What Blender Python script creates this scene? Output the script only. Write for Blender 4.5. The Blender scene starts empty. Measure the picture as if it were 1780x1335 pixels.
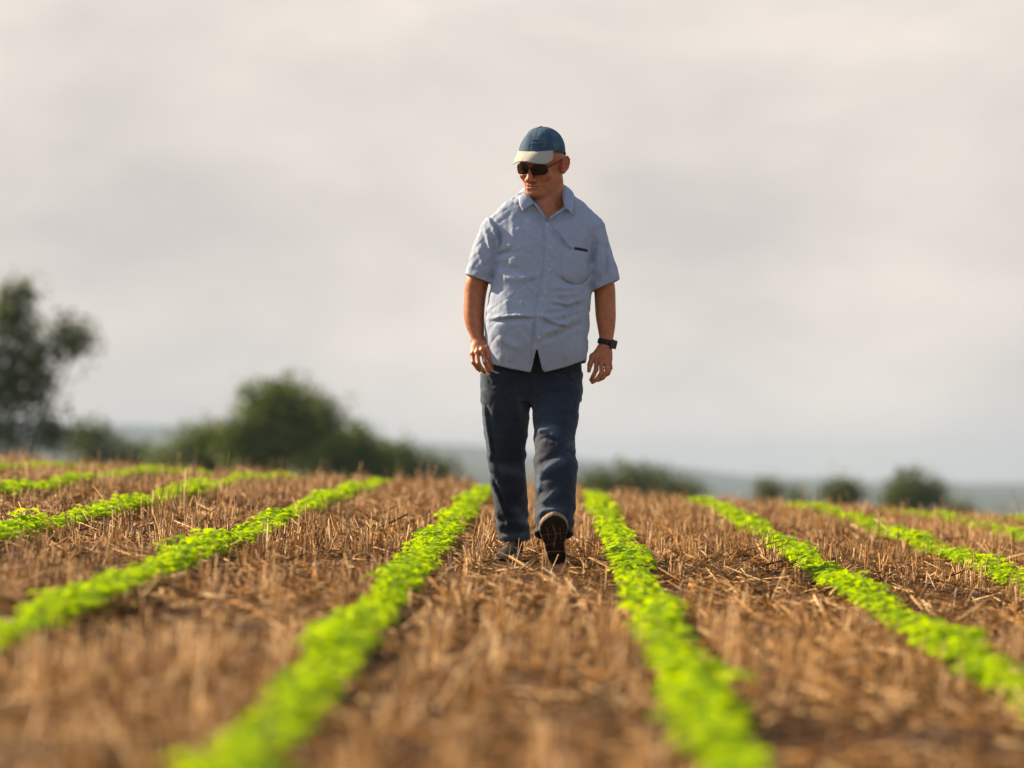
import bpy, math, random
import numpy as np
from mathutils import Vector, Matrix

# ---------------------------------------------------------------- camera
SC = bpy.context.scene
F_PX = 6675.0                       # focal length in pixels of a 1780 px wide frame (135 mm)
CAM_H = 0.674
YAW = math.atan(71 / F_PX)
PITCH = math.atan((850 - 667.5) / F_PX)
cam_data = bpy.data.cameras.new("camera")
cam_data.sensor_width = 36.0
cam_data.lens = F_PX * 36.0 / 1780.0
cam_data.clip_start = 0.1
cam_data.clip_end = 20000.0
cam_data.dof.use_dof = True
cam_data.dof.focus_distance = 16.45
cam_data.dof.aperture_fstop = 2.05
cam_data.dof.aperture_blades = 0
cam = bpy.data.objects.new("camera", cam_data)
SC.collection.objects.link(cam)
cam.location = (0, 0, CAM_H)
cam.rotation_euler = (math.pi / 2 + PITCH, 0, YAW)
SC.camera = cam

# ---------------------------------------------------------------- sky, sun, exposure
SUN_ELEV = math.radians(32)
SUN_BACK = math.radians(30)          # how far behind the man's shoulder line the sun stands
to_sun = Vector((-math.cos(SUN_ELEV) * math.cos(SUN_BACK), math.cos(SUN_ELEV) * math.sin(SUN_BACK), math.sin(SUN_ELEV)))
world = bpy.data.worlds.new("World")
SC.world = world
world.use_nodes = True
wn, wl = world.node_tree.nodes, world.node_tree.links
wn.clear()
w_out = wn.new("ShaderNodeOutputWorld")
w_bg = wn.new("ShaderNodeBackground")
w_bg.inputs["Strength"].default_value = 0.06
wl.new(w_bg.outputs[0], w_out.inputs["Surface"])
w_sky = wn.new("ShaderNodeTexSky")
w_sky.sky_type = 'NISHITA'
w_sky.sun_disc = False
w_sky.sun_elevation = SUN_ELEV
w_sky.sun_rotation = math.atan2(to_sun.x, to_sun.y)
w_sky.air_density = 1.2
w_sky.dust_density = 2.0
w_co = wn.new("ShaderNodeTexCoord")
w_map = wn.new("ShaderNodeMapping")
w_map.inputs["Scale"].default_value = (1.0, 1.0, 2.0)
w_map.inputs["Location"].default_value = (7.16, 1.0, 3.12)
wl.new(w_co.outputs["Generated"], w_map.inputs["Vector"])
def w_noise(scale, detail, rough, dist):
    n = wn.new("ShaderNodeTexNoise")
    n.inputs["Scale"].default_value = scale
    n.inputs["Detail"].default_value = detail
    n.inputs["Roughness"].default_value = rough
    n.inputs["Distortion"].default_value = dist
    wl.new(w_map.outputs[0], n.inputs["Vector"])
    return n
w_n1 = w_noise(9.0, 5.0, 0.52, 0.12)        # cloud body: pale cream against grey
w_n2 = w_noise(5.0, 3.0, 0.5, 0.3)        # thin places where blue comes through
w_r1 = wn.new("ShaderNodeValToRGB")
w_r1.color_ramp.elements[0].position = 0.34
w_r1.color_ramp.elements[0].color = (0.495, 0.455, 0.428, 1)
w_r1.color_ramp.elements[1].position = 0.66
w_r1.color_ramp.elements[1].color = (0.73, 0.648, 0.578, 1)
wl.new(w_n1.outputs["Fac"], w_r1.inputs[0])
w_mul = wn.new("ShaderNodeVectorMath"); w_mul.operation = 'SCALE'
w_mul.inputs["Scale"].default_value = 10.0
wl.new(w_r1.outputs["Color"], w_mul.inputs[0])
w_r2 = wn.new("ShaderNodeMapRange")
w_r2.inputs["From Min"].default_value = 0.35
w_r2.inputs["From Max"].default_value = 0.6
w_r2.inputs["To Min"].default_value = 0.10
w_r2.inputs["To Max"].default_value = 0.99
w_sep = wn.new("ShaderNodeSeparateXYZ")          # cover is closed towards the horizon, broken overhead
wl.new(w_co.outputs["Generated"], w_sep.inputs[0])
w_up = wn.new("ShaderNodeMath"); w_up.operation = 'MULTIPLY_ADD'
w_up.inputs[1].default_value = -1.15; w_up.inputs[2].default_value = 0.36
wl.new(w_sep.outputs["Z"], w_up.inputs[0])
w_cov = wn.new("ShaderNodeMath"); w_cov.operation = 'ADD'
wl.new(w_n2.outputs["Fac"], w_cov.inputs[0]); wl.new(w_up.outputs[0], w_cov.inputs[1])
wl.new(w_cov.outputs[0], w_r2.inputs["Value"])
w_mix = wn.new("ShaderNodeMix"); w_mix.data_type = 'RGBA'
wl.new(w_r2.outputs["Result"], w_mix.inputs["Factor"])
wl.new(w_sky.outputs[0], w_mix.inputs["A"])
wl.new(w_mul.outputs[0], w_mix.inputs["B"])
wl.new(w_mix.outputs["Result"], w_bg.inputs["Color"])

sun_data = bpy.data.lights.new("sun", 'SUN')
sun_data.energy = 5.0
sun_data.angle = math.radians(0.6)
sun_data.color = (1.0, 0.78, 0.52)
sun = bpy.data.objects.new("sun", sun_data)
SC.collection.objects.link(sun)
sun.rotation_euler = (-to_sun).to_track_quat('-Z', 'Y').to_euler()

SC.view_settings.view_transform = 'Standard'
SC.view_settings.look = 'None'
SC.view_settings.exposure = 1.2
SC.view_settings.gamma = 1.0
SC.view_settings.use_curve_mapping = False
SC.cycles.use_denoising = True
SC.cycles.max_bounces = 8
SC.cycles.transparent_max_bounces = 16
SC.cycles.volume_bounces = 2
SC.cycles.sample_clamp_indirect = 6.0

rng = np.random.default_rng(7)
random.seed(7)
COL = SC.collection

# ---------------------------------------------------------------- helpers
def make_mesh(name, verts, faces, smooth=True, attrs=None):
    """faces: an (n,k) array or a list of such arrays"""
    me = bpy.data.meshes.new(name)
    verts = np.asarray(verts, dtype=np.float32)
    if isinstance(faces, np.ndarray):
        faces = [faces]
    faces = [np.asarray(f, dtype=np.int32) for f in faces if len(f)]
    nl = sum(f.size for f in faces)
    npoly = sum(len(f) for f in faces)
    me.vertices.add(len(verts))
    me.vertices.foreach_set("co", verts.ravel())
    me.loops.add(nl)
    me.polygons.add(npoly)
    me.loops.foreach_set("vertex_index", np.concatenate([f.ravel() for f in faces]))
    tot = np.concatenate([np.full(len(f), f.shape[1], dtype=np.int32) for f in faces])
    start = np.concatenate([[0], np.cumsum(tot)[:-1]]).astype(np.int32)
    me.polygons.foreach_set("loop_start", start)
    me.polygons.foreach_set("loop_total", tot)
    me.polygons.foreach_set("use_smooth", np.full(npoly, smooth))
    for k, v in (attrs or {}).items():
        a = me.attributes.new(k, 'FLOAT', 'POINT')
        a.data.foreach_set("value", np.asarray(v, dtype=np.float32))
    me.update(calc_edges=True)
    me.validate()
    return me

def link(name, me, mat=None, parent=None, loc=None, rot=None):
    o = bpy.data.objects.new(name, me)
    COL.objects.link(o)
    if mat is not None and len(me.materials) == 0:
        me.materials.append(mat)
    if parent is not None:
        o.parent = parent
    if loc is not None:
        o.location = loc
    if rot is not None:
        o.rotation_euler = rot
    return o

def empty(name, loc, rz=0.0):
    o = bpy.data.objects.new(name, None)
    COL.objects.link(o)
    o.location = loc
    o.rotation_euler = (0, 0, rz)
    o.empty_display_size = 0.1
    return o

def tag(o, label=None, cat=None, group=None, kind=None):
    for k, v in (("label", label), ("category", cat), ("group", group), ("kind", kind)):
        if v:
            o[k] = v
    return o

class Mat:
    """small wrapper round a node material"""
    def __init__(s, name, rough=0.6, spec=0.5, base=(0.5, 0.5, 0.5)):
        s.m = bpy.data.materials.new(name)
        s.m.use_nodes = True
        s.n, s.l = s.m.node_tree.nodes, s.m.node_tree.links
        s.b = s.n["Principled BSDF"]
        s.out = s.n["Material Output"]
        s.b.inputs["Roughness"].default_value = rough
        s.b.inputs["Specular IOR Level"].default_value = spec
        s.b.inputs["Base Color"].default_value = (*base, 1)
        s.co = None
    def set(s, k, v):
        s.b.inputs[k].default_value = v
        return s
    def coord(s, scale=(1, 1, 1), rot=(0, 0, 0)):
        if s.co is None:
            s.co = s.n.new("ShaderNodeTexCoord")
        m = s.n.new("ShaderNodeMapping")
        m.inputs["Scale"].default_value = scale
        m.inputs["Rotation"].default_value = rot
        s.l.new(s.co.outputs["Object"], m.inputs["Vector"])
        return m.outputs[0]
    def noise(s, scale, detail=4, rough=0.55, vec=None, dist=0.0):
        n = s.n.new("ShaderNodeTexNoise")
        n.inputs["Scale"].default_value = scale
        n.inputs["Detail"].default_value = detail
        n.inputs["Roughness"].default_value = rough
        n.inputs["Distortion"].default_value = dist
        s.l.new(vec if vec is not None else s.coord(), n.inputs["Vector"])
        return n.outputs["Fac"]
    def attr(s, name):
        a = s.n.new("ShaderNodeAttribute")
        a.attribute_name = name
        return a.outputs["Fac"]
    def rand(s):
        return s.n.new("ShaderNodeObjectInfo").outputs["Random"]
    def ramp(s, fac, stops):
        r = s.n.new("ShaderNodeValToRGB")
        e = r.color_ramp.elements
        while len(e) < len(stops):
            e.new(0.5)
        for i, (p, c) in enumerate(stops):
            e[i].position = p
            e[i].color = (*c, 1)
        s.l.new(fac, r.inputs[0])
        return r.outputs["Color"]
    def mix(s, fac, a, b, mode='MIX'):
        x = s.n.new("ShaderNodeMix")
        x.data_type = 'RGBA'
        x.blend_type = mode
        for sock, v in ((x.inputs["Factor"], fac), (x.inputs["A"], a), (x.inputs["B"], b)):
            if isinstance(v, (int, float)):
                sock.default_value = v
            elif isinstance(v, tuple):
                sock.default_value = (*v, 1)
            else:
                s.l.new(v, sock)
        return x.outputs["Result"]
    def math(s, op, a, b=0.0):
        x = s.n.new("ShaderNodeMath")
        x.operation = op
        for sock, v in ((x.inputs[0], a), (x.inputs[1], b)):
            if isinstance(v, (int, float)):
                sock.default_value = v
            else:
                s.l.new(v, sock)
        return x.outputs[0]
    def color(s, c):
        s.l.new(c, s.b.inputs["Base Color"])
        return s
    def bump(s, h, strength=0.5, dist=0.002):
        x = s.n.new("ShaderNodeBump")
        x.inputs["Strength"].default_value = strength
        x.inputs["Distance"].default_value = dist
        s.l.new(h, x.inputs["Height"])
        s.l.new(x.outputs[0], s.b.inputs["Normal"])
        return s
    def translucent(s, colour, fac):
        t = s.n.new("ShaderNodeBsdfTranslucent")
        if isinstance(colour, tuple):
            t.inputs["Color"].default_value = (*colour, 1)
        else:
            s.l.new(colour, t.inputs["Color"])
        mx = s.n.new("ShaderNodeMixShader")
        mx.inputs[0].default_value = fac
        s.l.new(s.b.outputs[0], mx.inputs[1])
        s.l.new(t.outputs[0], mx.inputs[2])
        s.l.new(mx.outputs[0], s.out.inputs["Surface"])
        return s

def wob(x, y, z, seed, freq, n=5, warp=1.2):
    """smooth pseudo-noise out of warped sines, about -1..1"""
    r = np.random.default_rng(seed)
    tot = 0.0
    for _ in range(n):
        d = r.normal(size=3); d /= np.linalg.norm(d)
        e = r.normal(size=3); e /= np.linalg.norm(e)
        p1, p2 = r.uniform(0, 6.28, 2)
        f = freq * r.uniform(0.7, 1.4)
        tot = tot + np.sin(f * (d[0] * x + d[1] * y + d[2] * z) + p1 + warp * np.sin(0.6 * f * (e[0] * x + e[1] * y + e[2] * z) + p2))
    return tot / math.sqrt(n * 1.4)

def spline(xs, ys, q):
    """Catmull-Rom through (xs, ys) at q (clamped)"""
    xs, ys = np.asarray(xs, float), np.asarray(ys, float)
    q = np.clip(q, xs[0], xs[-1])
    m = np.gradient(ys, xs)
    i = np.clip(np.searchsorted(xs, q) - 1, 0, len(xs) - 2)
    h = xs[i + 1] - xs[i]
    t = (q - xs[i]) / h
    return ((2*t**3 - 3*t**2 + 1) * ys[i] + (t**3 - 2*t**2 + t) * h * m[i] + (-2*t**3 + 3*t**2) * ys[i + 1] + (t**3 - t**2) * h * m[i + 1])
# ---------------------------------------------------------------- the ground
SLOPE, CROSS = 0.0217, 0.056
_py = np.array([-80, 0, 22, 27, 32, 38, 60, 110, 160, 220, 300, 9000.0])
_ps = np.array([SLOPE, SLOPE, SLOPE, 0.012, -0.012, -0.045, -0.075, -0.085, -0.05, -0.012, 0.0, 0.0])
_ty = np.concatenate([np.arange(-80, 320, 0.25), [9000.0]])
_tz = np.concatenate([[0], np.cumsum(np.interp((_ty[1:] + _ty[:-1]) / 2, _py, _ps) * np.diff(_ty))])
_tz -= np.interp(0.0, _ty, _tz)

def ground_z(x, y):
    """height of the field, without the clods"""
    return np.interp(y, _ty, _tz) - CROSS * 40 * np.tanh(np.asarray(x) / 40.0)

def soil_bump(x, y):
    near = np.clip((45 - y) / 8, 0, 1) * np.clip((9 - np.abs(x)) / 2, 0, 1)
    return near * (0.010 * wob(x, y, 0, 3, 9.0) + 0.006 * wob(x, y, 0, 4, 31.0))

def axis(fine_lo, fine_hi, step, lo, hi, growth=1.35):
    c = list(np.arange(fine_lo, fine_hi + 1e-6, step))
    s = step
    while c[-1] < hi:
        s *= growth
        c.append(min(c[-1] + s, hi))
    s = step
    while c[0] > lo:
        s *= growth
        c.insert(0, max(c[0] - s, lo))
    return np.array(c)

gx = axis(-7.0, 7.0, 0.07, -4500, 4500)
gy = axis(4.5, 36.0, 0.07, -40, 6000, 1.25)
GX, GY = np.meshgrid(gx, gy, indexing='ij')
GZ = ground_z(GX, GY) + soil_bump(GX, GY)
nx_, ny_ = GX.shape
idx = np.arange(nx_ * ny_).reshape(nx_, ny_)
gq = np.stack([idx[:-1, :-1], idx[1:, :-1], idx[1:, 1:], idx[:-1, 1:]], -1).reshape(-1, 4)
m_soil = Mat("soil", rough=0.95, spec=0.15)
_n = m_soil.noise(3.0, 6, 0.65)
_n2 = m_soil.noise(45.0, 5, 0.7)
_c = m_soil.ramp(_n2, [(0.3, (0.022, 0.010, 0.004)), (0.52, (0.058, 0.026, 0.008)), (0.72, (0.14, 0.063, 0.017))])
_c = m_soil.mix(m_soil.math('MULTIPLY', _n, 0.45), _c, (0.06, 0.030, 0.014))
_geo = m_soil.n.new("ShaderNodeNewGeometry")
_sep = m_soil.n.new("ShaderNodeSeparateXYZ")
m_soil.l.new(_geo.outputs["Position"], _sep.inputs[0])
_far = m_soil.math('GREATER_THAN', _sep.outputs["Y"], 62.0)          # pasture and woods below the crest
_pasture = m_soil.ramp(m_soil.noise(0.012, 5, 0.6), [(0.4, (0.03, 0.05, 0.02)), (0.6, (0.09, 0.12, 0.04))])
m_soil.color(m_soil.mix(_far, _c, _pasture))
m_soil.bump(_n2, 0.8, 0.02)
field = link("ground", make_mesh("ground", np.stack([GX, GY, GZ], -1).reshape(-1, 3), gq), m_soil.m)
tag(field, "brown stubble field sloping up to a crest", kind="structure")

# far hills beyond the valley
def ridge(name, y0, pts, depth, seed, mat):
    px = np.array([p[0] for p in pts], float); py = np.array([p[1] for p in pts], float)
    xs = np.linspace(-3200, 3200, 260)
    pxs = 961 + xs * F_PX / y0
    hh = (850 - np.interp(pxs, px, py)) / F_PX * y0
    hh = hh + 2.5 * wob(xs, 0, 0, seed, 0.02) + 1.5 * wob(xs, 0, 0, seed + 1, 0.06)
    rows = []
    for t in np.linspace(0, 1, 14):
        prof = math.sin(math.pi * min(t * 1.15, 1) ** 0.9) if t < 0.87 else 0.0
        prof = math.sin(t * math.pi / 2) ** 1.3 if t < 0.75 else 1.0
        yy = y0 - depth * (1 - t)
        z = -11.0 + (hh + 11.0) * prof + 1.8 * wob(xs, yy, 0, seed + 2, 0.015) * prof * (1 - prof + 0.2)
        rows.append(np.stack([xs, np.full_like(xs, yy), z], -1))
    rows.append(np.stack([xs, np.full_like(xs, y0 + 500), np.full_like(xs, -12.0)], -1))
    V = np.stack(rows, 1)
    n, m = V.shape[:2]
    ii = np.arange(n * m).reshape(n, m)
    q = np.stack([ii[:-1, :-1], ii[1:, :-1], ii[1:, 1:], ii[:-1, 1:]], -1).reshape(-1, 4)
    o = link(name, make_mesh(name, V.reshape(-1, 3), q), mat)
    return tag(o, "low blue hills fading into the haze", kind="structure")
m_hill = Mat("hill_pasture", rough=1.0, spec=0.1)
m_hill.color(m_hill.ramp(m_hill.noise(0.01, 6, 0.65), [(0.4, (0.02, 0.035, 0.03)), (0.62, (0.07, 0.09, 0.06))]))
ridge("hills", 2300, [(-6000, 700), (-900, 752), (0, 770), (260, 768), (520, 780), (800, 812), (1010, 822), (1300, 846), (1780, 862), (3000, 858), (7000, 820)], 700, 11, m_hill.m)
ridge("hills", 3300, [(-6000, 720), (-900, 735), (0, 742), (260, 745), (520, 762), (800, 778), (1010, 795), (1200, 815), (1440, 838), (1780, 846), (3000, 850), (7000, 800)], 800, 21, m_hill.m)
# ---------------------------------------------------------------- straw, stubble, crop rows
ROW_GAP, ROW_X0 = 0.815, 0.305
def in_view_x(y, margin):
    c = -71 / F_PX * y
    return c - (0.1335 * y + margin), c + (0.1335 * y + margin)

def tubes(p0, p1, r0, r1, sides=3, spin=None):
    """n tapered prisms between points p0 and p1"""
    n = len(p0)
    d = p1 - p0
    d /= np.linalg.norm(d, axis=1, keepdims=True) + 1e-9
    ref = np.where(np.abs(d[:, 2:3]) < 0.8, np.array([[0, 0, 1.0]]), np.array([[1.0, 0, 0]]))
    u = np.cross(d, ref); u /= np.linalg.norm(u, axis=1, keepdims=True)
    v = np.cross(d, u)
    spin = np.zeros(n) if spin is None else spin
    V = np.empty((n, 2, sides, 3))
    for k in range(sides):
        a = spin + 2 * math.pi * k / sides
        off = u * np.cos(a)[:, None] + v * np.sin(a)[:, None]
        V[:, 0, k] = p0 + off * r0[:, None]
        V[:, 1, k] = p1 + off * r1[:, None]
    base = (np.arange(n) * 2 * sides)[:, None]
    q = []
    for k in range(sides):
        k2 = (k + 1) % sides
        q.append(base + np.array([[k, k2, sides + k2, sides + k]]))
    cap = base + np.arange(sides, 2 * sides)[None]
    Q = np.concatenate(q)
    return V.reshape(-1, 3), [Q, cap.reshape(-1, sides)]

m_straw = Mat("straw", rough=0.45, spec=0.14)
_t = m_straw.attr("tint")
_c = m_straw.ramp(_t, [(0.0, (0.034, 0.011, 0.002)), (0.31, (0.25, 0.110, 0.019)), (0.62, (0.58, 0.300, 0.074)), (1.0, (0.94, 0.68, 0.37))])
m_straw.color(m_straw.mix(m_straw.math('MULTIPLY', m_straw.noise(60, 3), 0.4), _c, (0.20, 0.080, 0.012)))
m_straw.translucent(_c, 0.16)

def scatter(n, y_lo, y_hi, margin):
    """points of even density over the part of the field that can be seen"""
    y = np.sqrt(rng.uniform((y_lo + margin * 5) ** 2, (y_hi + margin * 5) ** 2, n)) - margin * 5
    lo, hi = in_view_x(y, margin)
    return rng.uniform(lo, hi), y

MAN_X, MAN_Y = -0.076, 16.36
FEET = [(MAN_X - 0.10, MAN_Y + 0.04), (MAN_X + 0.085, MAN_Y - 0.46)]
def clear_of_feet(x, y):
    ok = np.ones(len(x), bool)
    for fx, fy in FEET:
        ok &= ~((np.abs(x - fx) < 0.075) & (np.abs(y - fy) < 0.20))
        ok &= ~((np.abs(x - fx) < 0.085) & (y > fy - 1.3) & (y < fy) & (rng.random(len(x)) < 0.85))
    return ok

# standing stubble: drill lines parallel to the crop rows, in clumps
lines = np.arange(-9.0, 9.0, 0.16)
n = 150000
x, y = scatter(n, 4.6, 37.0, 1.1)
ln = np.round(x / 0.16) * 0.16
x = ln + rng.normal(0, 0.026, n)
row_d = np.abs((x - ROW_X0 + ROW_GAP / 2) % ROW_GAP - ROW_GAP / 2)
clump = 1.3 * wob(x * 3.0, y, 0, 51, 11.0) + 1.1 * wob(x, y, 0, 52, 2.3) + 0.35 * wob(x, y, 0, 53, 40.0)
keep = (row_d > 0.10) & (clump > rng.uniform(-0.7, 1.3, n)) & clear_of_feet(x, y)
x, y, clump = x[keep], y[keep], clump[keep]
n = len(x)
hgt = np.clip(rng.normal(0.070, 0.028, n) + 0.016 * clump, 0.025, 0.16)
hgt *= np.where(rng.random(n) < 0.025, rng.uniform(1.3, 2.0, n), 1.0) * (1 + 0.25 * np.clip(wob(x, y, 0, 62, 1.8), 0, 1))
lean_dir = wob(x, y, 0, 61, 6.0) * 2.2 + rng.normal(0, 0.9, n)
lean = np.abs(rng.normal(0.2, 0.28, n))
p0 = np.stack([x, y, ground_z(x, y) + soil_bump(x, y) - 0.006], -1)
p1 = p0 + np.stack([np.sin(lean) * np.cos(lean_dir), np.sin(lean) * np.sin(lean_dir), np.cos(lean)], -1) * hgt[:, None]
r0 = rng.uniform(0.0013, 0.0025, n)
V, Fc = tubes(p0, p1, r0, r0 * rng.uniform(0.7, 1.15, n), 3, rng.uniform(0, 6, n))
tint = np.repeat(np.clip(np.where(rng.random(n) < 0.13, 0.95, rng.beta(1.5, 1.7, n) * 0.85) + 0.12 * wob(x, y, 0, 77, 5.0), 0, 1), 6)
stub = link("stubble", make_mesh("stubble", V, Fc, True, {"tint": tint}), m_straw.m)
tag(stub, "short tan cereal stubble standing in drill lines between the crop rows", "stubble", kind="stuff")

# straw and chaff lying on the soil
n = 165000
x, y = scatter(n, 4.6, 37.0, 1.1)
keep = clear_of_feet(x, y) & (wob(x, y, 0, 71, 3.0) + 0.5 * wob(x, y, 0, 72, 12.0) > rng.uniform(-1.4, 1.0, n))
x, y = x[keep], y[keep]; n = len(x)
ln = rng.gamma(3.0, 0.026, n) + 0.02
az = rng.uniform(0, 6.28, n)
tilt = rng.normal(0.12, 0.24, n)
dz = np.abs(rng.normal(0.008, 0.012, n))
c = np.stack([x, y, ground_z(x, y) + soil_bump(x, y) + dz + np.abs(np.sin(tilt)) * ln * 0.4], -1)
d = np.stack([np.cos(az) * np.cos(tilt), np.sin(az) * np.cos(tilt), np.sin(tilt)], -1) * ln[:, None] / 2
r0 = rng.uniform(0.0016, 0.0036, n) * np.where(rng.random(n) < 0.12, 1.7, 0.8)
V, Fc = tubes(c - d, c + d, r0, r0 * rng.uniform(0.5, 1.0, n), 3, rng.uniform(0, 6, n))
tint = np.repeat(np.clip(np.where(rng.random(n) < 0.14, 1.0, rng.beta(1.2, 1.8, n)) + 0.12 * wob(x, y, 0, 78, 4.0), 0, 1), 6)
litter = link("straw_litter", make_mesh("straw_litter", V, Fc, True, {"tint": tint}), m_straw.m)
tag(litter, "loose broken straw and chaff lying on the brown soil", "straw", kind="stuff")

# the crop: young broad-leaved plants in straight rows
m_leaf = Mat("young_leaf", rough=0.42, spec=0.12)
_v = m_leaf.attr("tint")
_lc = m_leaf.ramp(m_leaf.math('ADD', m_leaf.math('MULTIPLY', _v, 0.75), m_leaf.math('MULTIPLY', m_leaf.rand(), 0.25)),
                  [(0.0, (0.16, 0.33, 0.001)), (0.5, (0.28, 0.47, 0.001)), (1.0, (0.42, 0.56, 0.002))])
m_leaf.color(_lc)
m_leaf.translucent(m_leaf.mix(0.5, _lc, (0.68, 0.88, 0.001)), 0.55)

def leaflet(base, direction, up, length, width, curl):
    """a folded ovate leaf: 4 stations, three points across"""
    direction = direction / np.linalg.norm(direction)
    side = np.cross(direction, up); side /= np.linalg.norm(side) + 1e-9
    nrm = np.cross(side, direction)
    vs = []
    for t, w in ((0.0, 0.10), (0.30, 0.92), (0.65, 0.88), (1.0, 0.05)):
        mid = base + direction * length * t + nrm * (0.10 * math.sin(t * 2.6) - curl * t * t) * length
        for s in (-1, 0, 1):
            vs.append(mid + side * s * w * width / 2 + nrm * abs(s) * 0.16 * width * w)
    fs = []
    for i in range(3):
        for j in range(2):
            a = i * 3 + j
            fs.append((a, a + 1, a + 4, a + 3))
    return vs, fs

def plant_mesh(seed):
    r = np.random.default_rng(seed)
    vs, fs, ts = [], [], []
    def put(v, f, t):
        o = len(vs)
        vs.extend(v); fs.extend([tuple(o + k for k in q) for q in f]); ts.extend([t] * len(v))
    def stalk(a, b, ra):
        V, Fc = tubes(np.array([a]), np.array([b]), np.array([ra]), np.array([ra * 0.7]), 3)
        put(list(V), [tuple(q) for q in Fc[0]], 0.35)
    top = np.array([r.normal(0, .006), r.normal(0, .006), r.uniform(0.072, 0.098)])
    stalk(np.array([0, 0, -0.01]), top, 0.0028)
    nl = r.integers(4, 6)
    a0 = r.uniform(0, 6.28)
    for i in range(nl):
        a = a0 + i * 2.4 + r.normal(0, 0.2)
        z = top[2] * (0.55 + 0.45 * (i + 1) / nl)
        o = np.array([top[0] * z / top[2], top[1] * z / top[2], z])
        reach = r.uniform(0.028, 0.055) * (1.15 - 0.4 * i / nl)
        e = o + np.array([math.cos(a) * reach, math.sin(a) * reach, r.uniform(0.012, 0.036)])
        stalk(o, e, 0.0014)
        t = r.uniform(0, 1)
        for da in (-1.15, 0.0, 1.15):
            aa = a + da + r.normal(0, 0.15)
            dr = np.array([math.cos(aa), math.sin(aa), r.uniform(-0.35, 0.25)])
            L = r.uniform(0.036, 0.052)
            v, f = leaflet(e, dr, np.array([r.normal(0, .15), r.normal(0, .15), 1.0]), L, L * r.uniform(0.72, 0.92), r.uniform(0.05, 0.4))
            put(v, f, np.clip(t + r.normal(0, 0.12), 0, 1))
    tri = np.array([q for q in fs], dtype=np.int32)
    return np.array(vs), tri, np.array(ts)

PLANTS = [plant_mesh(100 + i) for i in range(10)]
plant_meshes = [make_mesh("crop_plant", *p[:2], True, {"tint": p[2]}) for p in PLANTS]
for me in plant_meshes:
    me.materials.append(m_leaf.m)

row_words = {-5: "in the fifth crop row left of the man", -4: "in the fourth crop row left of the man", -3: "in the third crop row left of the man",
             -2: "in the second crop row left of the man", -1: "in the crop row just left of the man's legs",
             0: "in the crop row just right of the man's legs", 1: "in the second crop row right of the man",
             2: "in the third crop row right of the man", 3: "in the fourth crop row right of the man"}
spots = []
for k in range(-9, 9):
    ry = 4.6 + rng.uniform(0, 0.05)
    while ry < 37.0:
        rx = ROW_X0 + k * ROW_GAP + rng.normal(0, 0.016)
        lo, hi = in_view_x(ry, 1.1)
        if lo < rx < hi and rng.random() > 0.03:
            flo, fhi = in_view_x(ry, 0.02)
            below = (CAM_H - float(ground_z(rx, ry)) - 0.07) / ry * F_PX + 850 < 1335
            spots.append((ry, rx, k, (flo < rx < fhi) and below))
        ry += rng.uniform(0.038, 0.068)
spots.sort()
seen = [s for s in spots if s[3]]
single = set(seen[:300])
bulk_v, bulk_f, bulk_t, off = [], [], [], 0
for i, s in enumerate(spots):
    ry, rx, k, _ = s
    v = int(rng.integers(len(PLANTS)))
    sc = float(np.clip(rng.normal(0.83, 0.11), 0.55, 1.1) * (1 + 0.12 * math.sin(ry * 1.7 + k * 2)))
    rz = rng.uniform(0, 6.28)
    z = float(ground_z(rx, ry) + soil_bump(rx, ry))
    if s in single:
        o = link("crop_plant", plant_meshes[v], None, None, (rx, ry, z), (0, 0, rz))
        o.scale = (sc, sc, sc * 0.80)
        w = row_words.get(k, "at the edge of the field")
        tag(o, "blurred green plant " + w.replace("crop ", "") + ", nearest stretch", "plant", "near plants " + w)
    else:
        P, Q, T = PLANTS[v]
        c, sn = math.cos(rz) * sc, math.sin(rz) * sc
        W = np.stack([P[:, 0] * c - P[:, 1] * sn + rx, P[:, 0] * sn + P[:, 1] * c + ry, P[:, 2] * sc * 0.80 + z], -1)
        bulk_v.append(W); bulk_f.append(Q + off); bulk_t.append(np.clip(T * 0.75 + rng.uniform(0, 0.25), 0, 1)); off += len(P)
crop = link("crop_rows", make_mesh("crop_rows", np.concatenate(bulk_v), np.concatenate(bulk_f), True, {"tint": np.concatenate(bulk_t)}), m_leaf.m)
tag(crop, "bright green young plants in the farther stretches of the crop rows", "crop", kind="stuff")
# ---------------------------------------------------------------- trees and bushes below the crest
def at(px, py, Y):
    return np.array([(px - 961) / F_PX * Y, Y, CAM_H + (850 - py) / F_PX * Y])

m_bark = Mat("bark", rough=0.95, spec=0.1)
m_bark.color(m_bark.ramp(m_bark.noise(9, 5), [(0.3, (0.03, 0.022, 0.016)), (0.7, (0.09, 0.068, 0.05))]))
m_bark.bump(m_bark.noise(25, 5), 0.6, 0.05)
def leaf_mat(name, a, b):
    m = Mat(name, rough=0.6, spec=0.25)
    t = m.attr("tint")
    c = m.ramp(t, [(0.0, a), (1.0, b)])
    m.color(c)
    m.translucent(c, 0.3)
    return m.m
m_fol_dark = leaf_mat("foliage_dark", (0.040, 0.066, 0.010), (0.13, 0.165, 0.028))
m_fol_mid = leaf_mat("foliage_mid", (0.055, 0.090, 0.010), (0.18, 0.235, 0.028))

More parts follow.
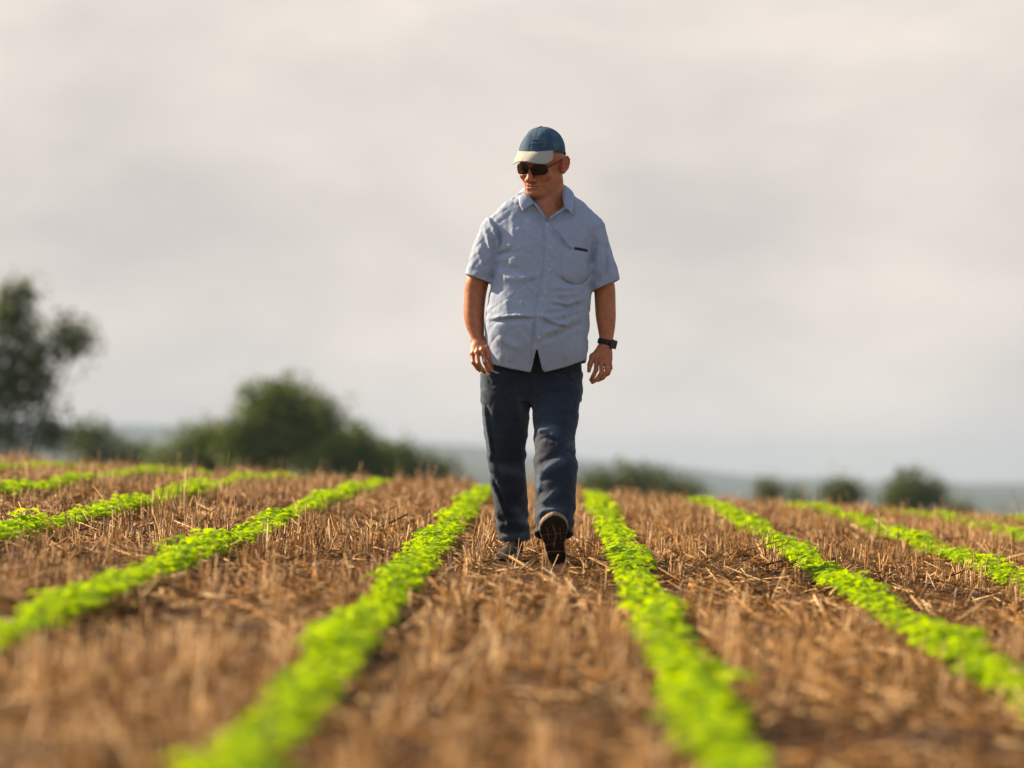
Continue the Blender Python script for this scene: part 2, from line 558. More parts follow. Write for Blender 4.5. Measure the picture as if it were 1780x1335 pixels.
def tree(name, lobes, Y, label, mat, leaf=0.2, dens=1.0, seed=0, cat="tree", group=None):
    r = np.random.default_rng(seed)
    S = Y / F_PX
    cs = [at(cx, cy, Y) + np.array([0, r.uniform(-0.5, 0.5) * rx * S, 0]) for cx, cy, rx, ry in lobes]
    rad = [(rx * S, (rx + ry) / 2 * S * 0.95, ry * S) for cx, cy, rx, ry in lobes]
    bx = float(np.average([c[0] for c in cs], weights=[q[0] for q in rad]))
    base = np.array([bx, Y, float(ground_z(bx, Y))])
    root = empty(name, base)
    tag(root, label, cat, group)
    # trunk and limbs, one tapered branching mesh
    P0, P1, R0, R1 = [], [], [], []
    top = max(c[2] for c in cs)
    H = top - base[2]
    fork = base + np.array([r.normal(0, .1), 0, H * 0.35])
    tr = 0.035 * H
    P0.append(base - np.array([0, 0, .3])); P1.append(fork); R0.append(tr * 1.25); R1.append(tr * 0.8)
    for c, q in zip(cs, rad):
        mid = fork * 0.45 + c * 0.55 + r.normal(0, 0.12, 3) * q[0]
        w = tr * 0.5 * min(1, q[0] / (0.3 * H) + 0.3)
        P0.append(fork); P1.append(mid); R0.append(w); R1.append(w * 0.7)
        P0.append(mid); P1.append(c); R0.append(w * 0.7); R1.append(w * 0.4)
        for _ in range(7):
            dv = r.normal(size=3); dv /= np.linalg.norm(dv)
            e = c + dv * np.array(q) * 0.85
            P0.append(mid * 0.3 + c * 0.7); P1.append(e); R0.append(w * 0.35); R1.append(w * 0.08)
    V, Fc = tubes(np.array(P0), np.array(P1), np.array(R0), np.array(R1), 7)
    link("trunk", make_mesh("trunk", V - base, Fc, True), m_bark.m, root)
    # crown: clumps of leaf-sized faces through each lobe's volume
    C, T = [], []
    for c, q in zip(cs, rad):
        vol = q[0] * q[1] * q[2]
        nc = max(7, int(20 * dens * (vol ** (2 / 3)) / (leaf * 3.2) ** 2))
        dv = r.normal(size=(nc, 3)); dv /= np.linalg.norm(dv, axis=1, keepdims=True)
        rr = r.uniform(0.15, 1.0, (nc, 1)) ** 0.5
        cc = c + dv * rr * np.array(q) * (1 + 0.16 * r.normal(size=(nc, 1)))
        per = 34
        p = np.repeat(cc, per, 0) + r.normal(size=(nc * per, 3)) * leaf * 1.15
        C.append(p); T.append(np.repeat(r.uniform(0, 1, nc), per) * 0.7 + r.uniform(0, 0.3, nc * per))
    C = np.concatenate(C); T = np.clip(np.concatenate(T), 0, 1)
    n = len(C)
    u = r.normal(size=(n, 3)); u /= np.linalg.norm(u, axis=1, keepdims=True)
    w = r.normal(size=(n, 3)); v = np.cross(u, w); v /= np.linalg.norm(v, axis=1, keepdims=True)
    L = leaf * r.uniform(0.6, 1.2, (n, 1))
    V = np.stack([C - u * L * .5, C + v * L * .3, C + u * L * .5, C - v * L * .3], 1).reshape(-1, 3)
    Q = np.arange(4 * n).reshape(n, 4)
    link("crown", make_mesh("crown", V - base, Q, False, {"tint": np.repeat(T, 4)}), mat, root)
    return root

tree("tree", [(-20, 590, 75, 70), (38, 540, 46, 44), (25, 510, 28, 24), (12, 650, 78, 60), (112, 590, 36, 30), (134, 592, 20, 18), (70, 610, 26, 30), (62, 672, 36, 40),
              (20, 735, 85, 60), (96, 745, 26, 24), (-60, 680, 90, 110), (-80, 560, 60, 70)], 105,
     "tall dark tree cut off by the left edge of the picture", m_fol_dark, 0.22, 0.55, 1)
tree("bush", [(165, 780, 42, 36), (225, 792, 36, 30), (150, 755, 22, 16)], 118, "low dark bush between the tall left tree and the big bushes", m_fol_dark, 0.2, 1.0, 2, "bush")
tree("bush", [(330, 790, 52, 40), (372, 776, 38, 34), (290, 800, 36, 24), (402, 780, 36, 36), (385, 795, 60, 30)], 112, "low rounded bush at the left foot of the biggest bush", m_fol_mid, 0.2, 1.0, 3, "bush")
tree("bush", [(480, 760, 75, 72), (455, 706, 42, 36), (510, 712, 48, 38), (545, 735, 50, 48), (440, 775, 40, 55), (412, 768, 34, 44), (482, 682, 20, 16)], 110,
     "biggest dark green bush, with the highest crown left of the man", m_fol_mid, 0.2, 1.1, 4, "bush")
tree("bush", [(602, 796, 60, 50), (652, 806, 48, 42), (575, 768, 42, 36), (560, 795, 50, 40), (622, 772, 30, 24)], 114, "dark green bush against the right side of the biggest bush", m_fol_mid, 0.2, 1.1, 5, "bush")
tree("bush", [(708, 818, 40, 36), (750, 830, 32, 28), (682, 806, 36, 32), (775, 838, 22, 20)], 117, "bush at the low right end of the bushes left of the man", m_fol_dark, 0.2, 1.1, 6, "bush")
tree("bush", [(1060, 846, 52, 30), (1105, 838, 50, 28), (1030, 850, 30, 22)], 122, "long low bush just right of the man's knees", m_fol_dark, 0.2, 1.1, 7, "bush")
tree("bush", [(1160, 850, 40, 24), (1200, 862, 28, 16)], 125, "small low bush at the right end of the long low bush", m_fol_dark, 0.2, 1.1, 8, "bush")
tree("bush", [(1338, 860, 17, 18), (1332, 850, 9, 8)], 135, "tiny left bush of the far pair right of the man", m_fol_dark, 0.18, 1.3, 9, "bush")
tree("bush", [(1384, 864, 17, 13)], 138, "tiny flat right bush of the far pair right of the man", m_fol_dark, 0.18, 1.3, 10, "bush")
tree("bush", [(1466, 862, 34, 26), (1452, 856, 20, 18)], 130, "round dark bush left of the biggest bush on the right", m_fol_dark, 0.19, 1.2, 11, "bush")
tree("bush", [(1584, 862, 42, 34), (1618, 855, 24, 22), (1560, 872, 26, 26), (1580, 842, 22, 15)], 128, "biggest dark bush on the right side of the picture", m_fol_dark, 0.19, 1.2, 12, "bush")
tree("bush", [(1656, 892, 22, 15), (1676, 896, 14, 10)], 130, "little bush at the right foot of the biggest right bush", m_fol_dark, 0.18, 1.2, 13, "bush")

# dry weeds sticking up on the crest
m_weed = Mat("dry_weed", rough=0.7, spec=0.2)
m_weed.color(m_weed.ramp(m_weed.noise(40, 3), [(0.3, (0.10, 0.065, 0.04)), (0.7, (0.30, 0.20, 0.12))]))
def weed(path, twigs, Y, label, r=0.004):
    pts = [at(px, py, Y) for px, py in path]
    base = np.array([pts[0][0], Y, float(ground_z(pts[0][0], Y)) - 0.01])
    P0, P1, R0, R1 = [base], [pts[0]], [r], [r * 0.9]
    for i in range(len(pts) - 1):
        P0.append(pts[i]); P1.append(pts[i + 1]); R0.append(r * (0.9 - 0.5 * i / len(pts))); R1.append(r * (0.85 - 0.5 * (i + 1) / len(pts)))
    for (a, b) in twigs:
        P0.append(at(*a, Y)); P1.append(at(*b, Y) + np.array([0, rng.uniform(-.02, .02), 0])); R0.append(r * 0.5); R1.append(r * 0.3)
    V, Fc = tubes(np.array(P0), np.array(P1), np.array(R0), np.array(R1), 6)
    o = link("dry_weed", make_mesh("dry_weed", V - base, Fc, True), m_weed.m, None, tuple(base))
    return tag(o, label, "weed", "dry weeds on the crest")
weed([(1774, 905), (1774, 888), (1766, 873), (1760, 858), (1756, 849)], [((1774, 882), (1782, 881)), ((1766, 873), (1763, 864))], 27.5, "bare forked weed stalk against the sky at the far right", 0.0045)
weed([(1744, 902), (1743, 886), (1742, 874)], [((1743, 880), (1739, 875)), ((1743, 881), (1746, 876))], 27.5, "short straight weed stalk left of the forked one at the far right")
weed([(1736, 900), (1733, 888), (1735, 880)], [((1734, 888), (1729, 884))], 27.8, "stubby reddish weed beside the straight stalk at the far right", 0.006)
weed([(1097, 860), (1097, 846), (1099, 835), (1098, 828)], [((1098, 842), (1103, 836)), ((1098, 838), (1093, 831))], 28.5, "thin weed rising just right of the row beside the man's knee")
weed([(1066, 858), (1066, 842), (1068, 832)], [((1066, 845), (1062, 838))], 28.5, "short weed next to the top of the row right of the man")
weed([(1476, 880), (1474, 868), (1472, 852)], [((1474, 868), (1479, 860)), ((1473, 862), (1468, 856))], 28.2, "thin weed in front of the round dark bush on the right")
weed([(487, 818), (486, 806), (487, 796)], [((486, 808), (482, 802)), ((486, 804), (490, 799))], 29.0, "short dry weed below the biggest bush on the left")
weed([(566, 822), (567, 810), (565, 799)], [((567, 812), (571, 806))], 29.0, "dry weed on the crest below the bush's right slope")
weed([(690, 828), (690, 812), (692, 800)], [((690, 815), (686, 808)), ((691, 808), (695, 803))], 28.8, "dry weed near the top of the second row left of the man")
weed([(760, 834), (758, 815), (760, 800)], [((758, 818), (763, 812))], 28.8, "dry weed between the man and the row tops on his left")

# ---------------------------------------------------------------- the air
hz = np.array([[x, y, z] for x in (-4600, 4600) for y in (-45, 6100) for z in (float(GZ.min()) - 3.0, 66)], float)
hq = np.array([[0, 1, 3, 2], [4, 6, 7, 5], [0, 4, 5, 1], [2, 3, 7, 6], [0, 2, 6, 4], [1, 5, 7, 3]])
m_haze = bpy.data.materials.new("haze")
m_haze.use_nodes = True
_hn = m_haze.node_tree
_hn.nodes.clear()
_ho = _hn.nodes.new("ShaderNodeOutputMaterial")
_hv = _hn.nodes.new("ShaderNodeVolumePrincipled")
_hv.inputs["Color"].default_value = (0.43, 0.55, 0.73, 1)
_hv.inputs["Density"].default_value = 2.4e-4
_hn.links.new(_hv.outputs[0], _ho.inputs["Volume"])
haze = link("haze", make_mesh("haze", hz, hq, False), m_haze)
tag(haze, "pale haze in the air over the valley", kind="stuff")
# ---------------------------------------------------------------- solids from distance fields
def smin(a, b, k):
    h = np.clip(0.5 + 0.5 * (b - a) / k, 0, 1)
    return b + (a - b) * h - k * h * (1 - h)
def smax(a, b, k):
    return -smin(-a, -b, k)

class Vol:
    def __init__(s, lo, hi, h):
        s.h = h; s.lo = np.array(lo, float)
        n = np.ceil((np.array(hi) - s.lo) / h).astype(int) + 1
        s.ax = [(s.lo[i] + h * np.arange(n[i])).astype(np.float32) for i in range(3)]
        s.D = np.full(n, 1.0, np.float32)
    def sub(s, lo, hi):
        sl = []
        for i in range(3):
            a = np.searchsorted(s.ax[i], lo[i]); b = np.searchsorted(s.ax[i], hi[i])
            sl.append(slice(max(0, a - 1), min(len(s.ax[i]), b + 1)))
        X = s.ax[0][sl[0]][:, None, None]; Y = s.ax[1][sl[1]][None, :, None]; Z = s.ax[2][sl[2]][None, None, :]
        return tuple(sl), X, Y, Z
    def op(s, fn, lo, hi, k=0.008, mode='add'):
        sl, X, Y, Z = s.sub(np.array(lo) - k - 3 * s.h, np.array(hi) + k + 3 * s.h)
        if min(len(X.ravel()), len(Y.ravel()), len(Z.ravel())) == 0:
            return
        d = fn(X, Y, Z)
        if mode == 'add':
            s.D[sl] = smin(s.D[sl], d, k)
        else:
            s.D[sl] = smax(s.D[sl], -d, k)
    def cone(s, a, b, ra, rb=None, k=0.008, mode='add', sq=(1, 1, 1)):
        rb = ra if rb is None else rb
        a = np.array(a, float); b = np.array(b, float); m = max(ra, rb)
        q = np.array(sq, float)
        def fn(X, Y, Z):
            ax, ay, az = X - a[0], Y - a[1], Z - a[2]
            d = b - a
            t = np.clip((ax * d[0] + ay * d[1] + az * d[2]) / max(d @ d, 1e-12), 0, 1)
            r = np.sqrt(((ax - t * d[0]) / q[0]) ** 2 + ((ay - t * d[1]) / q[1]) ** 2 + ((az - t * d[2]) / q[2]) ** 2)
            return (r - (ra + (rb - ra) * t)) * min(q)
        s.op(fn, np.minimum(a, b) - m * q.max(), np.maximum(a, b) + m * q.max(), k, mode)
    def ell(s, c, r, R=None, k=0.008, mode='add'):
        c = np.array(c, float); r = np.array(r, float)
        R = np.eye(3) if R is None else np.array(R)
        def fn(X, Y, Z):
            x, y, z = X - c[0], Y - c[1], Z - c[2]
            l = [(R[0, i] * x + R[1, i] * y + R[2, i] * z) for i in range(3)]
            k0 = np.sqrt(sum((l[i] / r[i]) ** 2 for i in range(3))) + 1e-9
            k1 = np.sqrt(sum((l[i] / r[i] ** 2) ** 2 for i in range(3))) + 1e-9
            return k0 * (k0 - 1) / k1
        m = r.max()
        s.op(fn, c - m, c + m, k, mode)
    def loft(s, tab, k=0.01, n=2.0, mode='add'):
        """tab rows: z, cx, cy, half width, half depth; horizontal slices"""
        T = np.array(sorted(tab), float)
        def fn(X, Y, Z):
            z = Z.ravel()
            cx, cy, a, b = [spline(T[:, 0], T[:, i], z)[None, None, :].astype(np.float32) for i in (1, 2, 3, 4)]
            dx, dy = X - cx, Y - cy
            Fv = (np.abs(dx / a) ** n + np.abs(dy / b) ** n) ** (1 / n) + 1e-6
            d = np.sqrt(dx * dx + dy * dy)
            d = np.where(Fv > 0.3, d - d / Fv, -np.minimum(a, b) * 0.7)
            cap = np.maximum(T[0, 0] - Z, Z - T[-1, 0])
            return np.maximum(d, cap)
        m = max(T[:, 3].max(), T[:, 4].max())
        lo = [T[:, 1].min() - m, T[:, 2].min() - m, T[0, 0]]; hi = [T[:, 1].max() + m, T[:, 2].max() + m, T[-1, 0]]
        s.op(fn, lo, hi, k, mode)
    def mesh(s, smooth=2):
        D, h = s.D, s.h
        ins = D < 0
        nx, ny, nz = D.shape
        cnt = np.zeros((nx - 1, ny - 1, nz - 1), np.int8)
        for i in (0, 1):
            for j in (0, 1):
                for k in (0, 1):
                    cnt += ins[i:nx - 1 + i, j:ny - 1 + j, k:nz - 1 + k]
        act = (cnt > 0) & (cnt < 8)
        ci, cj, ck = np.nonzero(act)
        vid = np.full(act.shape, -1, np.int32); vid[ci, cj, ck] = np.arange(len(ci))
        acc = np.zeros((len(ci), 3)); num = np.zeros(len(ci))
        cor = [(i, j, k) for i in (0, 1) for j in (0, 1) for k in (0, 1)]
        for a in range(8):
            for b in range(a + 1, 8):
                A, B = cor[a], cor[b]
                if sum(abs(A[i] - B[i]) for i in range(3)) != 1:
                    continue
                da = D[ci + A[0], cj + A[1], ck + A[2]]; db = D[ci + B[0], cj + B[1], ck + B[2]]
                m = (da < 0) != (db < 0)
                t = np.where(m, da / np.where(m, da - db, 1), 0)
                for i in range(3):
                    acc[:, i] += np.where(m, A[i] + t * (B[i] - A[i]), 0)
                num += m
        V = s.lo + (np.stack([ci, cj, ck], -1) + acc / num[:, None]) * h
        quads = []
        for axis_ in range(3):
            o1, o2 = [(1, 2), (2, 0), (0, 1)][axis_]
            sh = [slice(None)] * 3; sh2 = [slice(None)] * 3
            sh[axis_] = slice(0, D.shape[axis_] - 1); sh2[axis_] = slice(1, None)
            a, b = ins[tuple(sh)], ins[tuple(sh2)]
            e = np.argwhere(a != b)
            ok = (e[:, o1] > 0) & (e[:, o2] > 0) & (e[:, o1] < D.shape[o1] - 1) & (e[:, o2] < D.shape[o2] - 1)
            e = e[ok]
            flip = a[tuple(e.T)]
            def cell(d1, d2):
                q = e.copy(); q[:, o1] -= d1; q[:, o2] -= d2
                return vid[tuple(q.T)]
            q = np.stack([cell(1, 1), cell(0, 1), cell(0, 0), cell(1, 0)], -1)
            q[~flip] = q[~flip][:, ::-1]
            quads.append(q)
        Q = np.concatenate(quads)
        Q = Q[(Q >= 0).all(1)]
        for it in range(smooth):
            S = np.zeros_like(V); N = np.zeros(len(V))
            for k in range(4):
                for nb in ((k + 1) % 4, (k + 3) % 4):
                    np.add.at(S, Q[:, k], V[Q[:, nb]]); np.add.at(N, Q[:, k], 1)
            V = V * 0.5 + 0.5 * S / np.maximum(N, 1)[:, None]
        return V, Q
    def front(s, x, z, default=-0.1):
        """first surface met from the camera side at (x, z)"""
        i = int(round((x - s.lo[0]) / s.h)); k = int(round((z - s.lo[2]) / s.h))
        col = s.D[min(max(i, 0), s.D.shape[0] - 1), :, min(max(k, 0), s.D.shape[2] - 1)]
        w = np.nonzero(col < 0)[0]
        if len(w) == 0:
            return default
        j = w[0]
        if j == 0:
            return float(s.ax[1][0])
        t = col[j - 1] / (col[j - 1] - col[j])
        return float(s.ax[1][j - 1] + t * s.h)

def U(px, py, y=0.0):
    """a point of the figure: picture position at the man's distance, plus its depth y"""
    return np.array([(px - 930) / 408.0, y, (980 - py) / 408.0])

def strokes(X, Z, folds, oy=0.0):
    """2-D fold relief (metres outwards) at positions X, Z; folds: (kind, points in px, height, width)"""
    tot = np.zeros(np.broadcast(X, Z).shape, np.float32)
    for kind, pts, amp, wid in folds:
        P = np.array([[(p[0] - 930) / 408.0, (980 - p[1]) / 408.0] for p in pts])
        seg = np.linalg.norm(np.diff(P, axis=0), axis=1); cum = np.concatenate([[0], np.cumsum(seg)]); tl = cum[-1]
        best = np.full(tot.shape, 9.0, np.float32); sg = np.zeros(tot.shape, np.float32); al = np.zeros(tot.shape, np.float32)
        for i in range(len(P) - 1):
            d = P[i + 1] - P[i]
            ax, az = X - P[i, 0], Z - P[i, 1]
            t = np.clip((ax * d[0] + az * d[1]) / (d @ d), 0, 1)
            ex, ez = ax - t * d[0], az - t * d[1]
            dist = np.sqrt(ex * ex + ez * ez)
            m = dist < best
            best = np.where(m, dist, best)
            sg = np.where(m, np.sign(d[0] * ez - d[1] * ex), sg)
            al = np.where(m, (cum[i] + t * seg[i]) / tl, al)
        fade = np.clip(np.sin(np.clip(al, 0.02, 0.98) * math.pi) * 1.6, 0, 1)
        u = best / wid
        if kind == 'r':
            f = np.exp(-u * u)
        elif kind == 'g':
            f = -np.exp(-u * u)
        else:
            f = sg * u * np.exp(-u * u) * 2.2
        tot += amp * f * fade
    return tot

# ---------------------------------------------------------------- the man
gz0 = float(ground_z(MAN_X, MAN_Y))
person = empty("person", (MAN_X, MAN_Y, gz0))
tag(person, "man in blue cap, sunglasses, pale blue short-sleeved shirt and jeans walking between the crop rows", "person")

# head frame
HS = 1.07
H_C = U(943, 288, 0.005)
_yaw, _pit = math.radians(-28), math.radians(-13)
H_R = np.array(Matrix.Rotation(_yaw, 3, 'Z') @ Matrix.Rotation(math.radians(2), 3, 'Y') @ Matrix.Rotation(-_pit, 3, 'X'))
def hd(x, y, z):
    return H_C + H_R @ (np.array([x, y, z]) * HS)
HEAD_M = Matrix.Translation(Vector(H_C)) @ Matrix(H_R.tolist()).to_4x4()

body = Vol((-0.36, -0.22, 0.74), (0.42, 0.20, 1.86), 0.0028)
# neck, torso core
body.loft([(0.86, 0.0, 0.0, .165, .10), (1.0, 0.005, -.01, .17, .115), (1.2, .03, .0, .175, .11), (1.36, .038, .01, .18, .10), (1.45, .04, .015, .14, .085), (1.50, .042, .02, .085, .07)], 0.03)
body.cone((.047, .028, 1.44), hd(0, .022, -.05), .073, .066, 0.03)
body.cone((.047, -.005, 1.44), hd(0, -.02, -.09), .05, .04, 0.03)
body.cone((.115, .02, 1.47), hd(.045, .03, -.03), .022, .018, 0.03)
# skull and face
body.ell(hd(0, .010, .040), np.array([.080, .101, .094]) * HS, H_R, 0.02)
body.ell(hd(0, -.030, -.046), np.array([.066, .066, .070]) * HS, H_R, 0.03)
for s_ in (-1, 1):
    body.cone(hd(s_ * .056, .002, -.048), hd(s_ * .020, -.072, -.099), .021, .019, 0.02)
body.ell(hd(0, -.079, -.098), np.array([.027, .021, .019]) * HS, H_R, 0.014)
for s_ in (-1, 1):
    body.ell(hd(s_ * .045, -.064, -.028), np.array([.025, .025, .021]) * HS, H_R, 0.016)
    body.cone(hd(s_ * .012, -.094, .022), hd(s_ * .048, -.080, .018), .011, .010, 0.012)
    body.ell(hd(s_ * .033, -.102, .000), np.array([.021, .016, .014]) * HS, H_R, 0.010, 'cut')
    body.ell(hd(s_ * .033, -.086, -.001), np.array([.014, .012, .012]) * HS, H_R, 0.004)
body.ell(hd(0, -.083, -.070), np.array([.036, .019, .025]) * HS, H_R, 0.014)
body.cone(hd(0, -.090, .014), hd(0, -.117, -.038), .0095, .0140, 0.010)
body.ell(hd(0, -.119, -.041), np.array([.0170, .0130, .0120]) * HS, H_R, 0.006)
for s_ in (-1, 1):
    body.ell(hd(s_ * .0190, -.103, -.044), np.array([.0095, .012, .0090]) * HS, H_R, 0.006)
    body.cone(hd(s_ * .007, -.115, -.053), hd(s_ * .009, -.107, -.053), .0030, .0030, 0.003, 'cut')
    body.cone(hd(s_ * .025, -.100, -.043), hd(s_ * .039, -.085, -.074), .0042, .0036, 0.006, 'cut')
    body.cone(hd(s_ * .026, -.091, -.0665), hd(0, -.1010, -.0650), .0026, .0036, 0.005)
body.cone(hd(-.022, -.091, -.0745), hd(.022, -.091, -.0745), .0040, .0040, 0.006)
body.ell(hd(0, -.0975, -.0755), np.array([.018, .0050, .0048]) * HS, H_R, 0.006)
for s_ in (-1, 1):
    body.cone(hd(s_ * .031, -.089, -.0712), hd(0, -.1060, -.0700), .0028, .0024, 0.003, 'cut')
body.cone(hd(-.014, -.101, -.0860), hd(.014, -.101, -.0860), .0035, .0035, 0.010, 'cut')
# ears
for s_ in (-1, 1):
    Re = H_R @ np.array(Matrix.Rotation(-s_ * math.radians(30), 3, 'Z') @ Matrix.Rotation(math.radians(-10), 3, 'X'))
    ec = hd(s_ * .0900, .020, .000)
    body.ell(hd(s_ * .0800, .018, -.010), np.array([.010, .014, .028]) * HS, H_R, 0.006)
    def ep(u, v, w=0.0):
        """a point of the ear: u backwards, v up, w outwards from its plate"""
        return ec + (Re @ np.array([s_ * w, u, v])) * HS
    body.ell(ep(.003, .001, -.0010), np.array([.0035, .0165, .0290]) * HS, Re, 0.004)
    hx = [(-.012, .004), (-.010, .020), (-.002, .031), (.009, .032), (.018, .022), (.0195, .006), (.015, -.012), (.007, -.024)]
    for (u0, v0), (u1, v1) in zip(hx[:-1], hx[1:]):
        body.cone(ep(u0, v0, .0025), ep(u1, v1, .0025), .0042, .0042, 0.0025)
    for (u0, v0), (u1, v1) in (((.006, .020), (.010, .004)), ((.010, .004), (.003, -.012))):
        body.cone(ep(u0, v0, .002), ep(u1, v1, .002), .0032, .0032, 0.003)
    body.ell(ep(-.003, -.029, .001), np.array([.0055, .0090, .0095]) * HS, Re, 0.004)
    body.cone(ep(-.011, -.004, .003), ep(-.010, -.012, .003), .0040, .0040, 0.003)
    body.ell(ep(-.001, -.002, .0045), np.array([.0050, .0065, .0100]) * HS, Re, 0.003, 'cut')
# his right arm (left in the picture)
ARM_R = [(.945, -.2430, -.030, .0300, .0290), (.965, -.2460, -.026, .0300, .0300), (1.0, -.2540, -.012, .0375, .0370), (1.04, -.2595, .000, .0430, .0420), (1.09, -.2600, .012, .0455, .0450), (1.14, -.2560, .020, .0475, .0465),
         (1.20, -.2460, .020, .0500, .0480), (1.31, -.2050, .014, .0420, .0440), (1.40, -.172, .012, .038, .040)]
ARM_L = [(.925, .3010, -.022, .0300, .0290), (.955, .3035, -.016, .0300, .0300), (1.0, .3040, -.004, .0370, .0370), (1.05, .3020, .010, .0430, .0420), (1.10, .3000, .020, .0445, .0440), (1.17, .2970, .025, .0455, .0450),
         (1.31, .2680, .014, .0410, .0430), (1.40, .245, .012, .038, .040)]
body.loft(ARM_R, 0.02, 2.0)
body.loft(ARM_L, 0.02, 2.0)
def finger(pts, radii, k=0.004):
    for i in range(len(pts) - 1):
        body.cone(pts[i], pts[i + 1], radii[i], radii[i + 1], k)
# his right hand: back of the hand to the camera, thumb towards the body
W = U(831, 596, -.033)
knR = {'index': U(847, 607, -.075), 'middle': U(839, 612, -.085), 'ring': U(830, 616, -.082), 'little': U(822, 618, -.070)}
for n_, kn in knR.items():
    body.cone(W + np.array([(kn[0] - W[0]) * .45, .0, -.006]), kn, .0200, .0115, 0.012, sq=(1, .9, 1))
    body.ell(kn + np.array([0, -.002, .001]), (.0108, .0105, .0115), None, 0.006)
body.ell(W + np.array([.012, -.018, -.026]), (.034, .022, .036), None, 0.015)
finger([knR['index'], U(850.5, 625, -.095), U(854.5, 637, -.088), U(856.5, 642, -.078)], [.0105, .0098, .0088, .0080])
finger([knR['middle'], U(844, 633, -.112), U(850, 646, -.104), U(853, 650, -.090)], [.0108, .0100, .0090, .0082])
finger([knR['ring'], U(832.5, 635, -.110), U(839.5, 646, -.104), U(843, 650, -.092)], [.0102, .0096, .0088, .0080])
finger([knR['little'], U(823.5, 633, -.095), U(830.5, 643, -.092), U(834.5, 647, -.082)], [.0092, .0086, .0078, .0070])
finger([W + np.array([.024, -.016, -.008]), U(853, 606, -.058), U(859, 618, -.070), U(861.5, 630, -.078)], [.0150, .0130, .0108, .0084], 0.008)
for a, b in (('index', 'middle'), ('middle', 'ring'), ('ring', 'little')):
    m_ = (knR[a] + knR[b]) / 2
    body.cone(m_ + np.array([0, -.008, -.006]), m_ + np.array([.004, -.016, -.034]), .0022, .0024, 0.003, 'cut')
for n_, kn in knR.items():
    body.cone(W + np.array([(kn[0] - W[0]) * .35, -.026, -.012]), kn + np.array([0, -.0095, .004]), .0026, .0026, 0.006)
# his left hand: seen from the thumb side, fingers hanging inwards
W2 = U(1052, 606, -.024)
knL = {'index': U(1037, 627, -.060), 'middle': U(1045, 631, -.072), 'ring': U(1053, 631, -.068), 'little': U(1059.5, 627, -.052)}
for n_, kn in knL.items():
    body.cone(W2 + np.array([(kn[0] - W2[0]) * .5, 0, -.008]), kn, .0200, .0118, 0.012, sq=(1, .9, 1))
    body.ell(kn + np.array([0, -.002, .001]), (.0105, .0105, .0115), None, 0.006)
body.ell(W2 + np.array([-.010, -.016, -.030]), (.034, .022, .038), None, 0.015)
finger([knL['index'], U(1036, 645, -.080), U(1031, 656, -.078), U(1027, 663, -.068)], [.0108, .0100, .0090, .0080])
finger([knL['middle'], U(1045.5, 651, -.098), U(1037.5, 662, -.094), U(1029.5, 667, -.082)], [.0110, .0102, .0092, .0082])
finger([knL['ring'], U(1055.5, 649, -.094), U(1048, 659, -.092), U(1040, 663.5, -.080)], [.0104, .0098, .0088, .0080])
finger([knL['little'], U(1061, 642, -.074), U(1057, 652, -.076), U(1051, 656.5, -.068)], [.0092, .0086, .0078, .0070])
finger([W2 + np.array([-.022, -.018, -.012]), U(1030, 622, -.052), U(1025.5, 636, -.060), U(1023.5, 647, -.062)], [.0150, .0128, .0105, .0082], 0.008)
for a, b in (('index', 'middle'), ('middle', 'ring'), ('ring', 'little')):
    m_ = (knL[a] + knL[b]) / 2
    body.cone(m_ + np.array([0, -.008, -.006]), m_ + np.array([.001, -.016, -.036]), .0022, .0024, 0.003, 'cut')
V, Q = body.mesh(1)
# skin tint: redder lips, nose, cheeks, ears, knuckles; greyer shaved jaw
def gauss(c, r):
    return np.exp(-(((V - np.array(c)) ** 2).sum(1)) / (r * r))
red = np.zeros(len(V))
for c, r_, a_ in [(hd(0, -.118, -.041), .018, .9), (hd(.088, .018, 0), .030, .9), (hd(-.088, .018, 0), .030, .9), (hd(.043, -.08, -.035), .030, .28), (hd(-.043, -.08, -.035), .030, .28),
                  (hd(.013, -.1, -.071), .009, .75), (hd(-.013, -.1, -.071), .009, .75)] + [(kn, .013, .5) for kn in list(knR.values()) + list(knL.values())]:
    red = np.maximum(red, a_ * gauss(c, r_))
grey = np.clip(gauss(hd(0, -.075, -.105), .050) + 0.7 * gauss(hd(.05, -.03, -.085), .04) + 0.7 * gauss(hd(-.05, -.03, -.085), .04), 0, 1) * (1 - red)
m_skin = Mat("skin", rough=0.48, spec=0.42)
_mot = m_skin.noise(42, 6, 0.75)
_sc = m_skin.ramp(_mot, [(0.3, (0.34, 0.110, 0.045)), (0.7, (0.55, 0.205, 0.088))])
_sc = m_skin.mix(m_skin.attr("red"), _sc, (0.50, 0.135, 0.085))
_sc = m_skin.mix(m_skin.math('MULTIPLY', m_skin.attr("grey"), 0.45), _sc, (0.36, 0.235, 0.175))
m_skin.color(_sc)
m_skin.set("Subsurface Weight", 0.12).set("Subsurface Scale", 0.012)
m_skin.b.inputs["Subsurface Radius"].default_value = (1.0, 0.35, 0.18)
m_skin.bump(m_skin.noise(110, 6, 0.7), 0.5, 0.003)
body_o = link("body", make_mesh("body", V, Q, True, {"red": red, "grey": grey}), m_skin.m, person)

